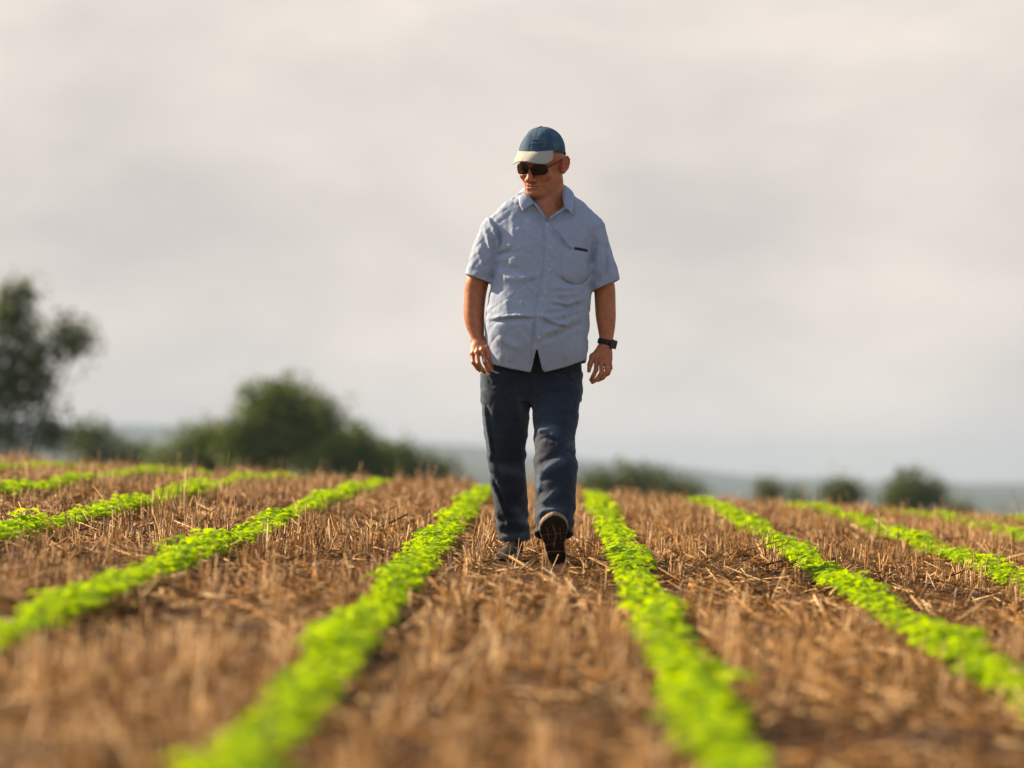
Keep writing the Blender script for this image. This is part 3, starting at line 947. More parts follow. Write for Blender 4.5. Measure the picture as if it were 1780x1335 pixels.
# ---- shirt
m_shirt = Mat("blue_linen", rough=0.85, spec=0.2)
_w1 = m_shirt.noise(1.0, 3, 0.6, m_shirt.coord((700, 90, 30)))
_w2 = m_shirt.noise(1.0, 3, 0.6, m_shirt.coord((34, 90, 700)))
_weave = m_shirt.math('ADD', _w1, _w2)
_sc = m_shirt.ramp(m_shirt.math('MULTIPLY', _weave, 0.5), [(0.30, (0.285, 0.355, 0.50)), (0.52, (0.37, 0.445, 0.60)), (0.74, (0.49, 0.55, 0.67))])
_sc = m_shirt.mix(m_shirt.math('MULTIPLY', m_shirt.noise(14, 4), 0.35), _sc, (0.33, 0.42, 0.60))
m_shirt.color(_sc)
m_shirt.set("Sheen Weight", 0.15)
_crum = m_shirt.math('ADD', m_shirt.math('MULTIPLY', _weave, 0.10), m_shirt.noise(38, 4, 0.6, None, 0.8))
m_shirt.bump(_crum, 0.55, 0.004)
m_shirt.translucent((0.40, 0.43, 0.50), 0.10)

shirt = Vol((-0.345, -0.24, 0.76), (0.40, 0.21, 1.66), 0.004)
SH = [(0.76, 0.010, -.012, .214, .150), (0.84, 0.008, -.018, .212, .158), (0.92, .008, -.026, .215, .165), (1.00, .006, -.028, .220, .166), (1.08, .014, -.024, .219, .160),
      (1.16, .026, -.016, .214, .150), (1.26, .038, -.006, .212, .142), (1.36, .040, .004, .214, .132), (1.44, .040, .012, .205, .112), (1.49, .041, .018, .165, .092), (1.545, .043, .022, .100, .075)]
shirt.loft(SH, 0.03, 2.25)
shirt.cone((-.035, .015, 1.528), (-.168, .012, 1.425), .058, .056, 0.045)
shirt.cone((.120, .015, 1.528), (.244, .012, 1.425), .058, .056, 0.045)
shirt.cone((.045, .02, 1.53), (.045, .03, 1.58), .092, .078, 0.03)
# sleeves
sleeve_r = Vol((-0.345, -0.24, 0.76), (0.40, 0.21, 1.66), 0.004)
sleeve_r.cone((-.172, .012, 1.425), (-.250, .014, 1.15), .056, .073, 0.018, sq=(1, 1.12, 1))
sleeve_l = Vol((-0.345, -0.24, 0.76), (0.40, 0.21, 1.66), 0.004)
sleeve_l.cone((.246, .012, 1.425), (.308, .014, 1.12), .056, .071, 0.018, sq=(1, 1.12, 1))
FOLDS = [
    ('s', [(955, 392), (972, 412), (987, 433), (1000, 440)], .0055, .012),
    ('r', [(950, 398), (962, 420), (976, 440)], .003, .012),
    ('g', [(963, 481), (985, 496), (1003, 500), (1020, 490), (1026, 476)], .007, .010),
    ('r', [(958, 503), (985, 506), (1014, 499)], .005, .011),
    ('s', [(846, 372), (859, 394), (868, 422), (866, 442)], -.0060, .010),
    ('g', [(864, 445), (880, 443), (893, 441)], .006, .011),
    ('r', [(862, 468), (880, 486), (905, 490), (940, 482)], .0055, .016),
    ('g', [(870, 456), (885, 470), (905, 474)], .004, .014),
    ('s', [(850, 560), (875, 558), (900, 556), (934, 558)], .0055, .011),
    ('s', [(940, 552), (965, 552), (990, 546), (1012, 536)], -.0055, .012),
    ('r', [(938, 590), (960, 578), (985, 566), (1010, 552)], .006, .013),
    ('g', [(942, 600), (966, 588), (992, 576), (1018, 560)], .005, .012),
    ('s', [(938, 556), (968, 570), (988, 572)], .005, .011),
    ('r', [(862, 590), (885, 600), (905, 612)], .004, .013),
    ('g', [(930, 560), (928, 585), (933, 605)], .004, .010),
    ('r', [(960, 520), (985, 516), (1012, 512)], .0045, .012),
    ('s', [(955, 530), (985, 536), (1016, 526)], .0045, .011),
    ('r', [(985, 600), (990, 620), (996, 636)], .004, .013),
    ('r', [(880, 520), (884, 540), (882, 556)], .003, .012), ('r', [(905, 515), (908, 535), (905, 552)], .0025, .012),
    ('s', [(838, 395), (846, 420), (852, 445)], .004, .010), ('r', [(828, 430), (838, 455), (842, 480)], .003, .009),
    ('g', [(1022, 470), (1030, 445), (1034, 420)], .006, .010), ('r', [(1036, 470), (1043, 440), (1044, 410)], .0045, .010),
    ('s', [(1046, 490), (1052, 460), (1050, 425)], .0045, .010), ('r', [(1062, 495), (1062, 465), (1056, 440)], .004, .009),
    ('s', [(905, 336), (880, 347), (852, 362)], .0030, .006), ('s', [(985, 350), (1010, 358), (1035, 368)], -.0030, .006),
    ('r', [(998, 372), (1000, 395), (1002, 420)], .0025, .010), ('r', [(1016, 375), (1019, 400), (1018, 425)], .0025, .010),
    ('r', [(893, 370), (890, 395), (893, 425)], .0028, .010), ('g', [(905, 385), (912, 410), (925, 430)], .0025, .012),
]
sl, X, Y, Z = shirt.sub((-1, -1, -1), (1, 1, 2))
fr = 1 / (1 + np.exp((Y - 0.0) / 0.018))
rel = 1.9 * strokes(X[:, 0], Z[0, 0][None, :], FOLDS)[:, None, :] * fr
# placket strip
PLK = [(951, 388), (954.5, 395), (957, 433), (955, 473), (948, 512), (942, 551), (937, 591), (934, 612)]
_pz = np.array([(980 - p[1]) / 408.0 for p in PLK])[::-1]; _px = np.array([(p[0] - 930) / 408.0 for p in PLK])[::-1]
def placket_x(z):
    return np.interp(z, _pz, _px)
dxp = X - placket_x(Z)
rel = rel + fr * 0.0022 / (1 + np.exp((np.abs(dxp) - 0.020) / 0.0022)) - fr * 0.0062 * np.exp(-((dxp + 0.0245) / 0.0055) ** 2)
wr = 0.0034 * wob(X * 1.2, Y, Z * 0.6, 81, 34.0) + 0.0022 * wob(X * 1.3 + Z * .5, Y, Z * .8, 82, 70.0) + 0.0012 * np.abs(wob(X, Y, Z, 83, 105.0)) - 0.0032 * np.exp(-(wob(X * 1.1 + Z * .4, Y, Z * .9, 84, 26.0) / 0.22) ** 2) - 0.0024 * np.exp(-(wob(X * .8 - Z * .5, Y, Z * 1.1, 85, 50.0) / 0.24) ** 2) + 0.003
side_fold = 0.004 * (1 - fr) * np.sin(X * 60 + 5 * Z + 1.5 * np.sin(9 * Z))
belly = 0.008 * np.exp(-((Z - 0.97) / 0.13) ** 2 - ((X + 0.02) / 0.12) ** 2) * fr
relief = (rel + wr + side_fold * np.clip((1.2 - Z) / 0.2, 0, 1) + belly).astype(np.float32)
hem_x = np.array([(p - 930) / 408.0 for p in (838, 848, 862, 890, 922, 925, 933.5, 942, 947, 985, 1022, 1040)])
hem_z = np.array([(980 - p) / 408.0 for p in (628, 630, 638, 645, 651, 645, 609, 645, 651, 641, 627, 624)])
hem = np.where(Y < 0.0, np.interp(X, hem_x, hem_z), 0.835 - 0.02 * np.cos(X * 12))
def plane_cut(pa, pb):
    (xa, za), (xb, zb) = (U(*pa)[[0, 2]]), (U(*pb)[[0, 2]])
    return za + (X - xa) * (zb - za) / (xb - xa) - Z
def hollowed(D, limit, cut):
    D = D - relief
    o_ = D.copy()
    D = np.where(Z < limit, np.maximum(D, -(D + 0.011)), D)
    return np.maximum(D, cut).astype(np.float32), o_
T_, T_out = hollowed(shirt.D, 0.955, hem - Z)
R_, R_out = hollowed(sleeve_r.D, 1.27, plane_cut((799, 474), (857, 496)))
L_, L_out = hollowed(sleeve_l.D, 1.25, plane_cut((1080, 486), (1029, 509)))
S_OUT = np.minimum(T_out, np.minimum(R_out, L_out))
shirt.D = smin(T_, np.minimum(R_, L_), 0.012).astype(np.float32)
# open collar
def neck_hole(X, Y, Z):
    r = np.sqrt((X - 0.045) ** 2 + (Y - 0.030) ** 2)
    top = np.maximum(r - 0.082, 1.505 - Z)
    a, b, c = U(926, 350), U(990, 350), U(953, 389)
    le = ((X - c[0]) * (a[2] - c[2]) - (Z - c[2]) * (a[0] - c[0])) / np.hypot(a[0] - c[0], a[2] - c[2])
    re = ((Z - c[2]) * (b[0] - c[0]) - (X - c[0]) * (b[2] - c[2])) / np.hypot(b[0] - c[0], b[2] - c[2])
    v = np.maximum(np.maximum(-le, -re), Y - 0.03)
    return np.minimum(top, v)
shirt.op(neck_hole, (-.2, -.24, 1.40), (.3, .2, 1.66), 0.003, 'cut')
V, Q = shirt.mesh(1)
shirt_o = link("shirt", make_mesh("shirt", V, Q), m_shirt.m, person)
class _F: pass
shirt_front = Vol((-0.345, -0.24, 0.76), (0.40, 0.21, 1.66), 0.004)
shirt_front.D = S_OUT

def strip_mesh(name, V, thick, mat, parent):
    n, m = V.shape[:2]
    ii = np.arange(n * m).reshape(n, m)
    q = np.stack([ii[:-1, :-1], ii[1:, :-1], ii[1:, 1:], ii[:-1, 1:]], -1).reshape(-1, 4)
    o = link(name, make_mesh(name, V.reshape(-1, 3), q), mat, parent)
    md = o.modifiers.new("thickness", 'SOLIDIFY'); md.thickness = thick; md.offset = 0
    return o
def patch_from_outline(pts_rows, n=14, m=8, lift=0.004, yfun=None):
    """grid patch between a top polyline and a bottom polyline (px), laid on the shirt front"""
    a = np.array(pts_rows[0], float); b = np.array(pts_rows[1], float)
    ta = np.linspace(0, 1, len(a)); tb = np.linspace(0, 1, len(b))
    G = np.zeros((n, m, 3))
    for i in range(n):
        u = i / (n - 1)
        p = np.array([np.interp(u, ta, a[:, 0]), np.interp(u, ta, a[:, 1])]); q = np.array([np.interp(u, tb, b[:, 0]), np.interp(u, tb, b[:, 1])])
        for j in range(m):
            v = j / (m - 1)
            w = p * (1 - v) + q * v
            P = U(*w)
            G[i, j] = (P[0], yfun(P[0], P[2], u, v), P[2])
    return G
def shirt_y(x, z):
    return float(np.mean([shirt_front.front(x + dx, z + dz) for dx in (-.006, 0, .006) for dz in (-.006, 0, .006)]))
# collar: a band round the neck folded over into a fall with two points
CT = [0, .10, .22, .33, .42, .5, .58, .67, .78, .90, 1.0]
C_FOLD = [(928, 357, -.078), (919.5, 347, -.064), (913, 338, -.030), (912, 331, .020), (918, 321, .085), (945, 318, .118), (972, 317, .105), (980.5, 321, .055), (980, 334, -.008), (981, 350, -.058), (984, 366, -.088)]
C_EDGE = [(909, 372, -.108), (904, 361, -.092), (902, 350, -.056), (900, 342, .010), (908, 337, .105), (945, 337, .145), (985, 334, .130), (996, 337, .065), (998, 348, -.012), (996.5, 363, -.075), (995, 380, -.104)]
rows = []
for t in np.linspace(0, 1, 61):
    fo = U(*[float(spline(CT, [p[k] for p in C_FOLD], np.array([t]))[0]) for k in range(3)])
    ed = U(*[float(spline(CT, [p[k] for p in C_EDGE], np.array([t]))[0]) for k in range(3)])
    ctr = np.array([0.045, 0.030, fo[2]])
    inw = (ctr - fo); inw[2] = 0; inw /= np.linalg.norm(inw)
    bd = 0.010 + 0.030 * min(1.0, max(0.0, (min(t, 1 - t) - 0.10) / 0.2))
    row = [fo + inw * 0.003 + np.array([0, 0, -bd]), fo + inw * 0.006 + np.array([0, 0, -bd * 0.3]), fo + inw * 0.003]
    for v in (0.06, 0.2, 0.4, 0.6, 0.8, 1.0):
        p = fo * (1 - v) + ed * v - inw * 0.010 * math.sin(v * math.pi) ** 0.8
        y = shirt_y(p[0], p[2]) - 0.0045
        wgt = min(1.0, max(0.0, (0.015 - p[1]) / 0.05))
        if y > -0.2 and wgt > 0:
            p[1] = p[1] * (1 - wgt) + min(p[1], y) * wgt
        row.append(p)
    rows.append(row)
collar_o = strip_mesh("collar", np.array(rows), 0.0035, m_shirt.m, shirt_o)
# inner facing along the open neck edge
def facing(pts_out, w, name):
    rows = []
    for px, py, y, dx in pts_out:
        P = U(px, py, y)
        rows.append([P, P + np.array([dx * 0.5, 0.004, 0.0]), P + np.array([dx, 0.014, 0.002])])
    return strip_mesh(name, np.array(rows), 0.003, m_shirt.m, shirt_o)
facing([(927, 356, -.078, .010), (934, 365, -.093, .010), (942, 376, -.104, .008), (952, 388, -.116, .003)], 0, "neck_facing")
facing([(953, 388, -.118, -.004), (962, 381, -.112, -.012), (973, 373, -.103, -.013), (984, 366, -.088, -.012)], 0, "neck_facing")

# pocket on his left chest, gaping at the top
def pk_y(x, z, u, v):
    return shirt_y(x, z) + 0.0012 - 0.0036 * min(1.0, 7 * min(u, 1 - u, 1 - v)) - 0.006 * min(1.0, 7 * min(u, 1 - u)) * math.exp(-((u - 0.55) / 0.3) ** 2) * (1 - v) ** 2 - 0.002 * math.sin(v * math.pi)
pk = patch_from_outline([[(977, 440), (990, 439.5), (1000, 439), (1012, 440.5), (1023, 441)], [(974, 487), (985, 495), (998, 499), (1012, 497), (1021, 488)]], 18, 12, 0, pk_y)
m_dark = Mat("pocket_shadow_lining", rough=0.95, spec=0.05, base=(0.10, 0.115, 0.16))
pocket_o = strip_mesh("pocket", pk, 0.0010, m_shirt.m, shirt_o)
# dark strip standing in for the shade in the pocket's open slit
slit_shade = patch_from_outline([[(999, 434), (1010, 435), (1021, 437)], [(999, 440), (1010, 440), (1021, 441)]], 8, 4, 0, lambda x, z, u, v: shirt_y(x, z) - 0.0045)
m_slit_shade = Mat("dark_slit_shade", rough=0.5, spec=0.3, base=(0.012, 0.014, 0.03))
strip_mesh("pocket_slit_shade", slit_shade, 0.004, m_slit_shade.m, shirt_o)

# buttons down the placket
m_btn = Mat("pearl_button", rough=0.25, spec=0.6, base=(0.60, 0.58, 0.55))
def disc(r, t, n=18, dish=0.3):
    V, Fq = [], []
    prof = [(0.0, t * (1 - dish)), (r * 0.6, t * (1 - dish)), (r * 0.78, t), (r * 0.95, t * 0.85), (r, t * 0.4), (r * 0.9, 0)]
    for rr, zz in prof:
        for k in range(n):
            a = 2 * math.pi * k / n
            V.append((rr * math.cos(a), -zz, rr * math.sin(a)))
    for i in range(len(prof) - 1):
        for k in range(n):
            k2 = (k + 1) % n
            Fq.append((i * n + k, i * n + k2, (i + 1) * n + k2, (i + 1) * n + k))
    return np.array(V), np.array(Fq)
btn_me = make_mesh("button", *disc(0.0058, 0.0028))
btn_me.materials.append(m_btn.m)
for px, py in ((952, 394), (957, 434), (955, 474), (948, 513), (942, 552), (937.5, 591)):
    P = U(px, py)
    link("button", btn_me, None, shirt_o, (P[0], shirt_y(P[0], P[2]) - 0.0015, P[2]))

# ---- trousers
m_denim = Mat("dark_denim", rough=0.8, spec=0.25)
_tw = m_denim.noise(1.0, 2, 0.5, m_denim.coord((900, 900, 120), (0.3, 0.5, 0.2)))
_dc = m_denim.ramp(_tw, [(0.35, (0.003, 0.0047, 0.010)), (0.65, (0.010, 0.016, 0.036))])
_wear_and_sun = m_denim.attr("wear_and_sun")
_dc = m_denim.mix(m_denim.math('MULTIPLY', _wear_and_sun, m_denim.noise(18, 4)), _dc, (0.12, 0.18, 0.27))
m_denim.color(_dc)
m_denim.set("Sheen Weight", 0.16)
m_denim.b.inputs["Sheen Tint"].default_value = (0.55, 0.75, 1.0, 1)
m_denim.bump(m_denim.math('ADD', m_denim.math('MULTIPLY', _tw, 0.25), m_denim.noise(45, 4, 0.6, None, 0.6)), 0.5, 0.004)
jeans = Vol((-0.27, -0.55, 0.03), (0.27, 0.28, 0.99), 0.0045)
jeans.loft([(0.60, -.012, 0.0, .20, .10), (0.70, -.016, 0.0, .212, .112), (0.80, -.013, 0.0, .2135, .124), (0.88, 0.0, 0.0, .196, .130), (0.97, .003, 0.0, .185, .125)], 0.01, 2.3)
jeans.D = np.maximum(jeans.D, (0.69 - jeans.ax[2])[None, None, :].astype(np.float32))
RL = [(0.085, -.089, .150, .067, .080), (0.16, -.096, .128, .069, .076), (0.20, -.101, .115, .071, .076), (0.30, -.110, .090, .0745, .080), (0.40, -.119, .062, .0765, .082), (0.46, -.122, .040, .0800, .086),
      (0.50, -.124, .030, .0845, .090), (0.60, -.1235, .012, .0970, .100), (0.70, -.1220, .004, .1035, .112), (0.80, -.120, 0.0, .105, .120)]
LL = [(0.10, .079, -.358, .0760, .088), (0.17, .081, -.338, .0800, .085), (0.24, .084, -.312, .0835, .084), (0.30, .087, -.286, .0855, .086), (0.36, .089, -.258, .0890, .090), (0.42, .088, -.226, .0900, .094),
      (0.46, .085, -.200, .0860, .096), (0.50, .0825, -.172, .0845, .098), (0.60, .086, -.104, .0930, .106), (0.70, .0880, -.045, .1035, .115), (0.80, .092, -.005, .105, .120)]
jeans.loft(RL, 0.022, 2.1)
jeans.loft(LL, 0.022, 2.1)
FJ = [
    ('r', [(931, 752), (948, 750), (962, 747)], .008, .012), ('g', [(934, 768), (950, 764), (972, 770)], .009, .010), ('r', [(961, 740), (963, 752), (958, 762)], .007, .010),
    ('r', [(934, 826), (958, 812), (985, 797)], .008, .014), ('g', [(934, 812), (955, 800), (980, 788)], .007, .012), ('g', [(934, 842), (962, 828), (990, 806)], .006, .012),
    ('r', [(943, 876), (957, 862), (972, 850)], .007, .010), ('g', [(946, 886), (964, 872), (985, 862)], .007, .012), ('r', [(932, 900), (945, 888), (963, 886), (985, 892)], .008, .010),
    ('g', [(931, 880), (938, 865), (945, 850)], .005, .010), ('r', [(936, 856), (939, 840), (938, 824)], .005, .010), ('s', [(940, 720), (970, 722), (1000, 716)], .004, .014),
    ('g', [(975, 780), (990, 790), (1000, 800)], .008, .012), ('r', [(985, 770), (996, 782), (1003, 795)], .006, .012), ('s', [(926, 690), (950, 684), (1000, 676)], .005, .014),
    ('s', [(843, 700), (849, 740), (857, 790), (851, 803)], -.008, .012), ('s', [(852, 830), (866, 860), (880, 895), (887, 918), (880, 925)], -.0075, .011),
    ('g', [(852, 806), (865, 800), (880, 802), (905, 806)], .007, .012), ('r', [(862, 815), (885, 818), (908, 826)], .006, .014), ('r', [(892, 880), (905, 900), (918, 918)], .005, .012),
    ('g', [(870, 900), (878, 915), (892, 926)], .005, .010), ('s', [(870, 700), (890, 690), (915, 684)], .005, .014), ('r', [(900, 690), (912, 720), (914, 760)], .004, .014),
    ('g', [(923, 655), (924, 675), (923, 697)], .005, .010), ('r', [(868, 935), (890, 937), (918, 932)], .004, .009), ('g', [(866, 927), (890, 929), (919, 924)], .004, .007),
    ('s', [(985, 650), (990, 662), (1005, 668)], .004, .009), ('s', [(850, 662), (858, 670), (868, 662)], .004, .009),
]
sl, X, Y, Z = jeans.sub((-1, -1, -1), (1, 1, 2))
cyl = np.where(X < -0.018, spline([r[0] for r in RL], [r[2] for r in RL], Z.ravel())[None, None, :], spline([r[0] for r in LL], [r[2] for r in LL], Z.ravel())[None, None, :])
fr = 1 / (1 + np.exp((Y - cyl - 0.01) / 0.015))
rel = strokes(X[:, 0], Z[0, 0][None, :], FJ)[:, None, :] * fr
wr = 0.0022 * wob(X + Z * .3, Y, Z * 0.7, 91, 30.0) + 0.0020 * wob(X - Z * .4, Y, Z * 1.1, 92, 66.0) + 0.0010 * np.abs(wob(X, Y, Z, 93, 120.0)) - 0.0028 * np.exp(-(wob(X + Z * .5, Y, Z * 1.2, 94, 24.0) / 0.20) ** 2) - 0.0020 * np.exp(-(wob(X - Z * .6, Y, Z * 1.1, 95, 46.0) / 0.22) ** 2) + 0.002
rear = 0.007 * (1 - fr) * np.sin(Z * 62 + X * 14 + 2 * np.sin(X * 20)) * np.exp(-((Z - 0.45) / 0.13) ** 2)
stack = 0.005 * np.sin(Z * 105 + X * 20 + 2 * np.sin(X * 24)) * np.exp(-((Z - 0.16) / 0.06) ** 2)
jeans.D -= (rel + wr * np.clip((0.86 - Z) / 0.05, 0.2, 1) + rear + stack).astype(np.float32)
outer = jeans.D.copy()
tip = np.array([0.08, -0.36, 0.125]); ldir = np.array([0.0, -0.32, -0.95]); ldir /= np.linalg.norm(ldir)
hem_l = (X - tip[0]) * ldir[0] + (Y - tip[1]) * ldir[1] + (Z - tip[2]) * ldir[2]
hem_r = (0.098 + 0.10 * (Y - 0.14)) - Z
cut = np.where(X < -0.018, hem_r, hem_l)
hollow = np.where(X < -0.018, 0.20 - Z, 0.24 - Z)
jeans.D = np.maximum(jeans.D, np.where(Z < 0.35, cut, -1)).astype(np.float32)
jeans.D = np.where(hollow > 0, np.maximum(jeans.D, -(outer + 0.010)), jeans.D).astype(np.float32)
V, Q = jeans.mesh(1)
wear_and_sun = np.clip(0.07 + 0.65 * strokes(V[:, 0], V[:, 2], [('r', f[1], 1.0, 0.02) for f in FJ if f[0] == 'r']) + 0.12 * np.exp(-((V[:, 2] - 0.6) / 0.15) ** 2) + 0.30 * np.clip((-0.17 - V[:, 0]) / 0.04, 0, 1), 0, 1)  # fading on ridges and thighs, plus sunlight painted pale down his right side
link("trousers", make_mesh("trousers", V, Q, True, {"wear_and_sun": wear_and_sun}), m_denim.m, person)

# ---- shoes
m_upper = Mat("dark_shoe_upper", rough=0.6, spec=0.3)
m_upper.color(m_upper.ramp(m_upper.noise(60, 4), [(0.35, (0.007, 0.008, 0.010)), (0.7, (0.022, 0.021, 0.022))]))
m_upper.bump(m_upper.noise(300, 3), 0.4, 0.002)
m_mid = Mat("tan_midsole", rough=0.75, spec=0.2)
m_mid.color(m_mid.ramp(m_mid.noise(50, 4), [(0.3, (0.22, 0.14, 0.08)), (0.7, (0.44, 0.31, 0.19))]))
m_tread = Mat("dark_rubber_tread", rough=0.7, spec=0.3)
m_tread.color(m_tread.ramp(m_tread.noise(40, 5), [(0.35, (0.007, 0.005, 0.004)), (0.72, (0.035, 0.022, 0.012))]))
m_lace = Mat("pale_lace", rough=0.8, spec=0.2, base=(0.34, 0.25, 0.16))
SY = np.array([0.0, .012, .035, .08, .13, .18, .22, .25, .275, .293, .302])
SW = np.array([.005, .030, .040, .041, .043, .054, .0610, .0580, .047, .028, .005])
SCX = np.array([0, 0, 0, -.002, -.004, -.003, 0, .002, .004, .005, .005])
def sole_d(X, Y, Z, grow=0.0):
    t = -Y
    w = np.interp(t, SY, SW) + grow; cx = np.interp(t, SY, SCX)
    return np.maximum(np.abs(X - cx) - w, np.maximum(-t - grow, t - 0.302 - grow)) * 0.8
def make_shoe(mirror):
    root = empty("shoe", (0, 0, 0)); root.parent = person
    mid = Vol((-.075, -.33, -.006), (.075, .03, .05), 0.0022)
    sl, X, Y, Z = mid.sub((-1, -1, -1), (1, 1, 1))
    spring = 0.010 * np.clip((-Y - 0.22) / 0.08, 0, 1) ** 2
    mid.D[:] = smax(sole_d(X, Y, Z), np.maximum(0.007 + spring - Z, Z - (0.027 + spring + 0.006 * np.clip((0.08 + Y) / 0.08, 0, 1))), 0.006)
    V, Q = mid.mesh(1); V[:, 0] *= mirror
    link("sole", make_mesh("sole", V, Q if mirror > 0 else Q[:, ::-1]), m_mid.m, root)
    tr = Vol((-.075, -.33, -.008), (.075, .03, .02), 0.0022)
    sl, X, Y, Z = tr.sub((-1, -1, -1), (1, 1, 1))
    spring = 0.010 * np.clip((-Y - 0.22) / 0.08, 0, 1) ** 2
    d = smax(sole_d(X, Y, Z, -0.003), np.maximum(spring - Z, Z - 0.010 - spring), 0.003)
    t = -Y
    gr = np.full(np.broadcast(X, Y).shape, 9.0)
    for y_, sl_, w_ in ((.045, .0, .0030), (.085, .0, .0065), (.135, .15, .0045), (.168, -.12, .0030), (.197, .10, .0045), (.226, -.10, .0030), (.250, .0, .0028)):
        gr = np.minimum(gr, np.abs(t - y_ - sl_ * X) - w_)
    gr = np.minimum(gr, np.where((t > .10) & (t < .25), np.abs(X - 0.006 * np.sin(t * 40)) - 0.0035, 9))
    gr = np.minimum(gr, np.where((t > .15) & (t < .24), np.minimum(np.abs(X - 0.026), np.abs(X + 0.026)) - 0.0022, 9))
    tr.D[:] = smax(d, -gr, 0.002)
    V, Q = tr.mesh(0); V[:, 0] *= mirror
    link("tread", make_mesh("tread", V, Q if mirror > 0 else Q[:, ::-1]), m_tread.m, root)
    up = Vol((-.08, -.33, .01), (.08, .03, .15), 0.0026)
    sl, X, Y, Z = up.sub((-1, -1, -1), (1, 1, 1))
    t = -Y
    top = np.interp(t, [0, .01, .05, .10, .15, .20, .25, .285, .302], [.085, .096, .098, .094, .078, .062, .052, .040, .026])
    w = np.interp(t, SY, SW) * 0.97; cx = np.interp(t, SY, SCX)
    zz = np.clip((Z - 0.018) / np.maximum(top - 0.018, 0.004), 0, 2)
    prof = np.sqrt(np.clip(1 - np.clip(zz, 0, 1) ** 2.6, 0, 1)) * (1 - 0.30 * np.clip(zz, 0, 1))
    d = np.maximum(np.abs(X - cx) - w * np.maximum(prof, 0.02), np.maximum(Z - top, 0.016 - Z))
    d = np.maximum(d, np.maximum(-t - 0.002, t - 0.300))
    d = d - 0.0016 * np.exp(-((Z - 0.035 - 0.10 * np.clip(t - 0.22, 0, 1)) / 0.004) ** 2)
    up.D[:] = d * 0.75
    V, Q = up.mesh(3); V[:, 0] *= mirror
    link("upper", make_mesh("upper", V, Q if mirror > 0 else Q[:, ::-1]), m_upper.m, root)
    for i, (y_, z_) in enumerate(((-.125, .089), (-.150, .081), (-.175, .073), (-.200, .065))):
        vo = Vol((-.035, y_ - .02, z_ - .03), (.035, y_ + .02, z_ + .02), 0.0016)
        for a, b in ((-.022, 0), (0, .022)):
            vo.cone((a, y_ + .004 * (a < 0), z_ - (0.010 if a else 0)), (b, y_ - .003, z_ - (0.010 if b else 0)), .0030, .0030, 0.002)
        V, Q = vo.mesh(1)
        link("lace", make_mesh("lace", V, Q), m_lace.m, root)
    return root
def gl(x, y):
    return float(ground_z(MAN_X + x, MAN_Y + y)) - gz0
s1 = make_shoe(-1)
s1.location = (-.092, .205, gl(-.092, .05) + .002); s1.rotation_euler = (math.radians(1.2), 0, math.radians(-7))
s2 = make_shoe(1)
s2.location = (.096, -.335, gl(.09, -.34) + .010); s2.rotation_euler = (math.radians(-41), math.radians(-3), math.radians(-3))
# sock and ankle inside the hem
m_sock = Mat("dark_sock", rough=0.9, spec=0.1, base=(0.02, 0.022, 0.03))
for a, b in (((-.092, .150, .060), (-.094, .125, .24)), ((.085, -.365, .115), (.084, -.30, .28))):
    vo = Vol(np.minimum(a, b) - .06, np.maximum(a, b) + .06, 0.004)
    vo.cone(a, b, .040, .046, 0.004)
    V, Q = vo.mesh(2)
    link("sock", make_mesh("sock", V, Q), m_sock.m, person)

def sweep(pts, r, sides=8, closed=False):
    pts = np.asarray(pts, float); n = len(pts)
    r = np.broadcast_to(np.asarray(r, float), (n,))
    tan = (np.roll(pts, -1, 0) - np.roll(pts, 1, 0)) if closed else np.gradient(pts, axis=0)
    tan /= np.linalg.norm(tan, axis=1, keepdims=True) + 1e-12
    up = np.array([0.13, 0.21, 0.97])
    u = np.cross(tan, up); u /= np.linalg.norm(u, axis=1, keepdims=True) + 1e-12
    w = np.cross(tan, u)
    a = np.arange(sides) * 2 * math.pi / sides
    V = pts[:, None] + r[:, None, None] * (u[:, None] * np.cos(a)[None, :, None] + w[:, None] * np.sin(a)[None, :, None])
    ii = np.arange(n * sides).reshape(n, sides); jj = np.roll(ii, -1, 1)
    if closed:
        kk, ll = np.roll(ii, -1, 0), np.roll(jj, -1, 0)
        q = np.stack([ii, kk, ll, jj], -1).reshape(-1, 4)
        return V.reshape(-1, 3), [q]
    q = np.stack([ii[:-1], ii[1:], jj[1:], jj[:-1]], -1).reshape(-1, 4)
    return V.reshape(-1, 3), [q, ii[:1].copy(), ii[-1:, ::-1].copy()]
# ---- cap
m_cap = Mat("washed_blue_cotton", rough=0.85, spec=0.2)
_cn = m_cap.noise(20, 6, 0.7)
m_cap.color(m_cap.ramp(_cn, [(0.3, (0.026, 0.064, 0.120)), (0.52, (0.050, 0.108, 0.180)), (0.72, (0.125, 0.195, 0.270))]))
m_cap.bump(m_cap.noise(500, 3), 0.35, 0.0015)
m_seam = Mat("cap_stitching", rough=0.85, spec=0.2, base=(0.03, 0.06, 0.11))
m_brim = Mat("pale_cotton_brim", rough=0.85, spec=0.2)
m_brim.color(m_brim.ramp(m_brim.noise(220, 4), [(0.3, (0.36, 0.355, 0.31)), (0.7, (0.49, 0.475, 0.42))]))
m_brim.bump(m_brim.noise(500, 3), 0.3, 0.0015)
cap = empty("cap", (0, 0, 0)); cap.parent = person
cap.matrix_local = HEAD_M
CA, CB, CTOP = 0.0965, 0.1130, 0.163
def rim_z(th):                      # th = 0 at the front
    return 0.050 + 0.026 * math.cos(th) - 0.006 * math.cos(2 * th)
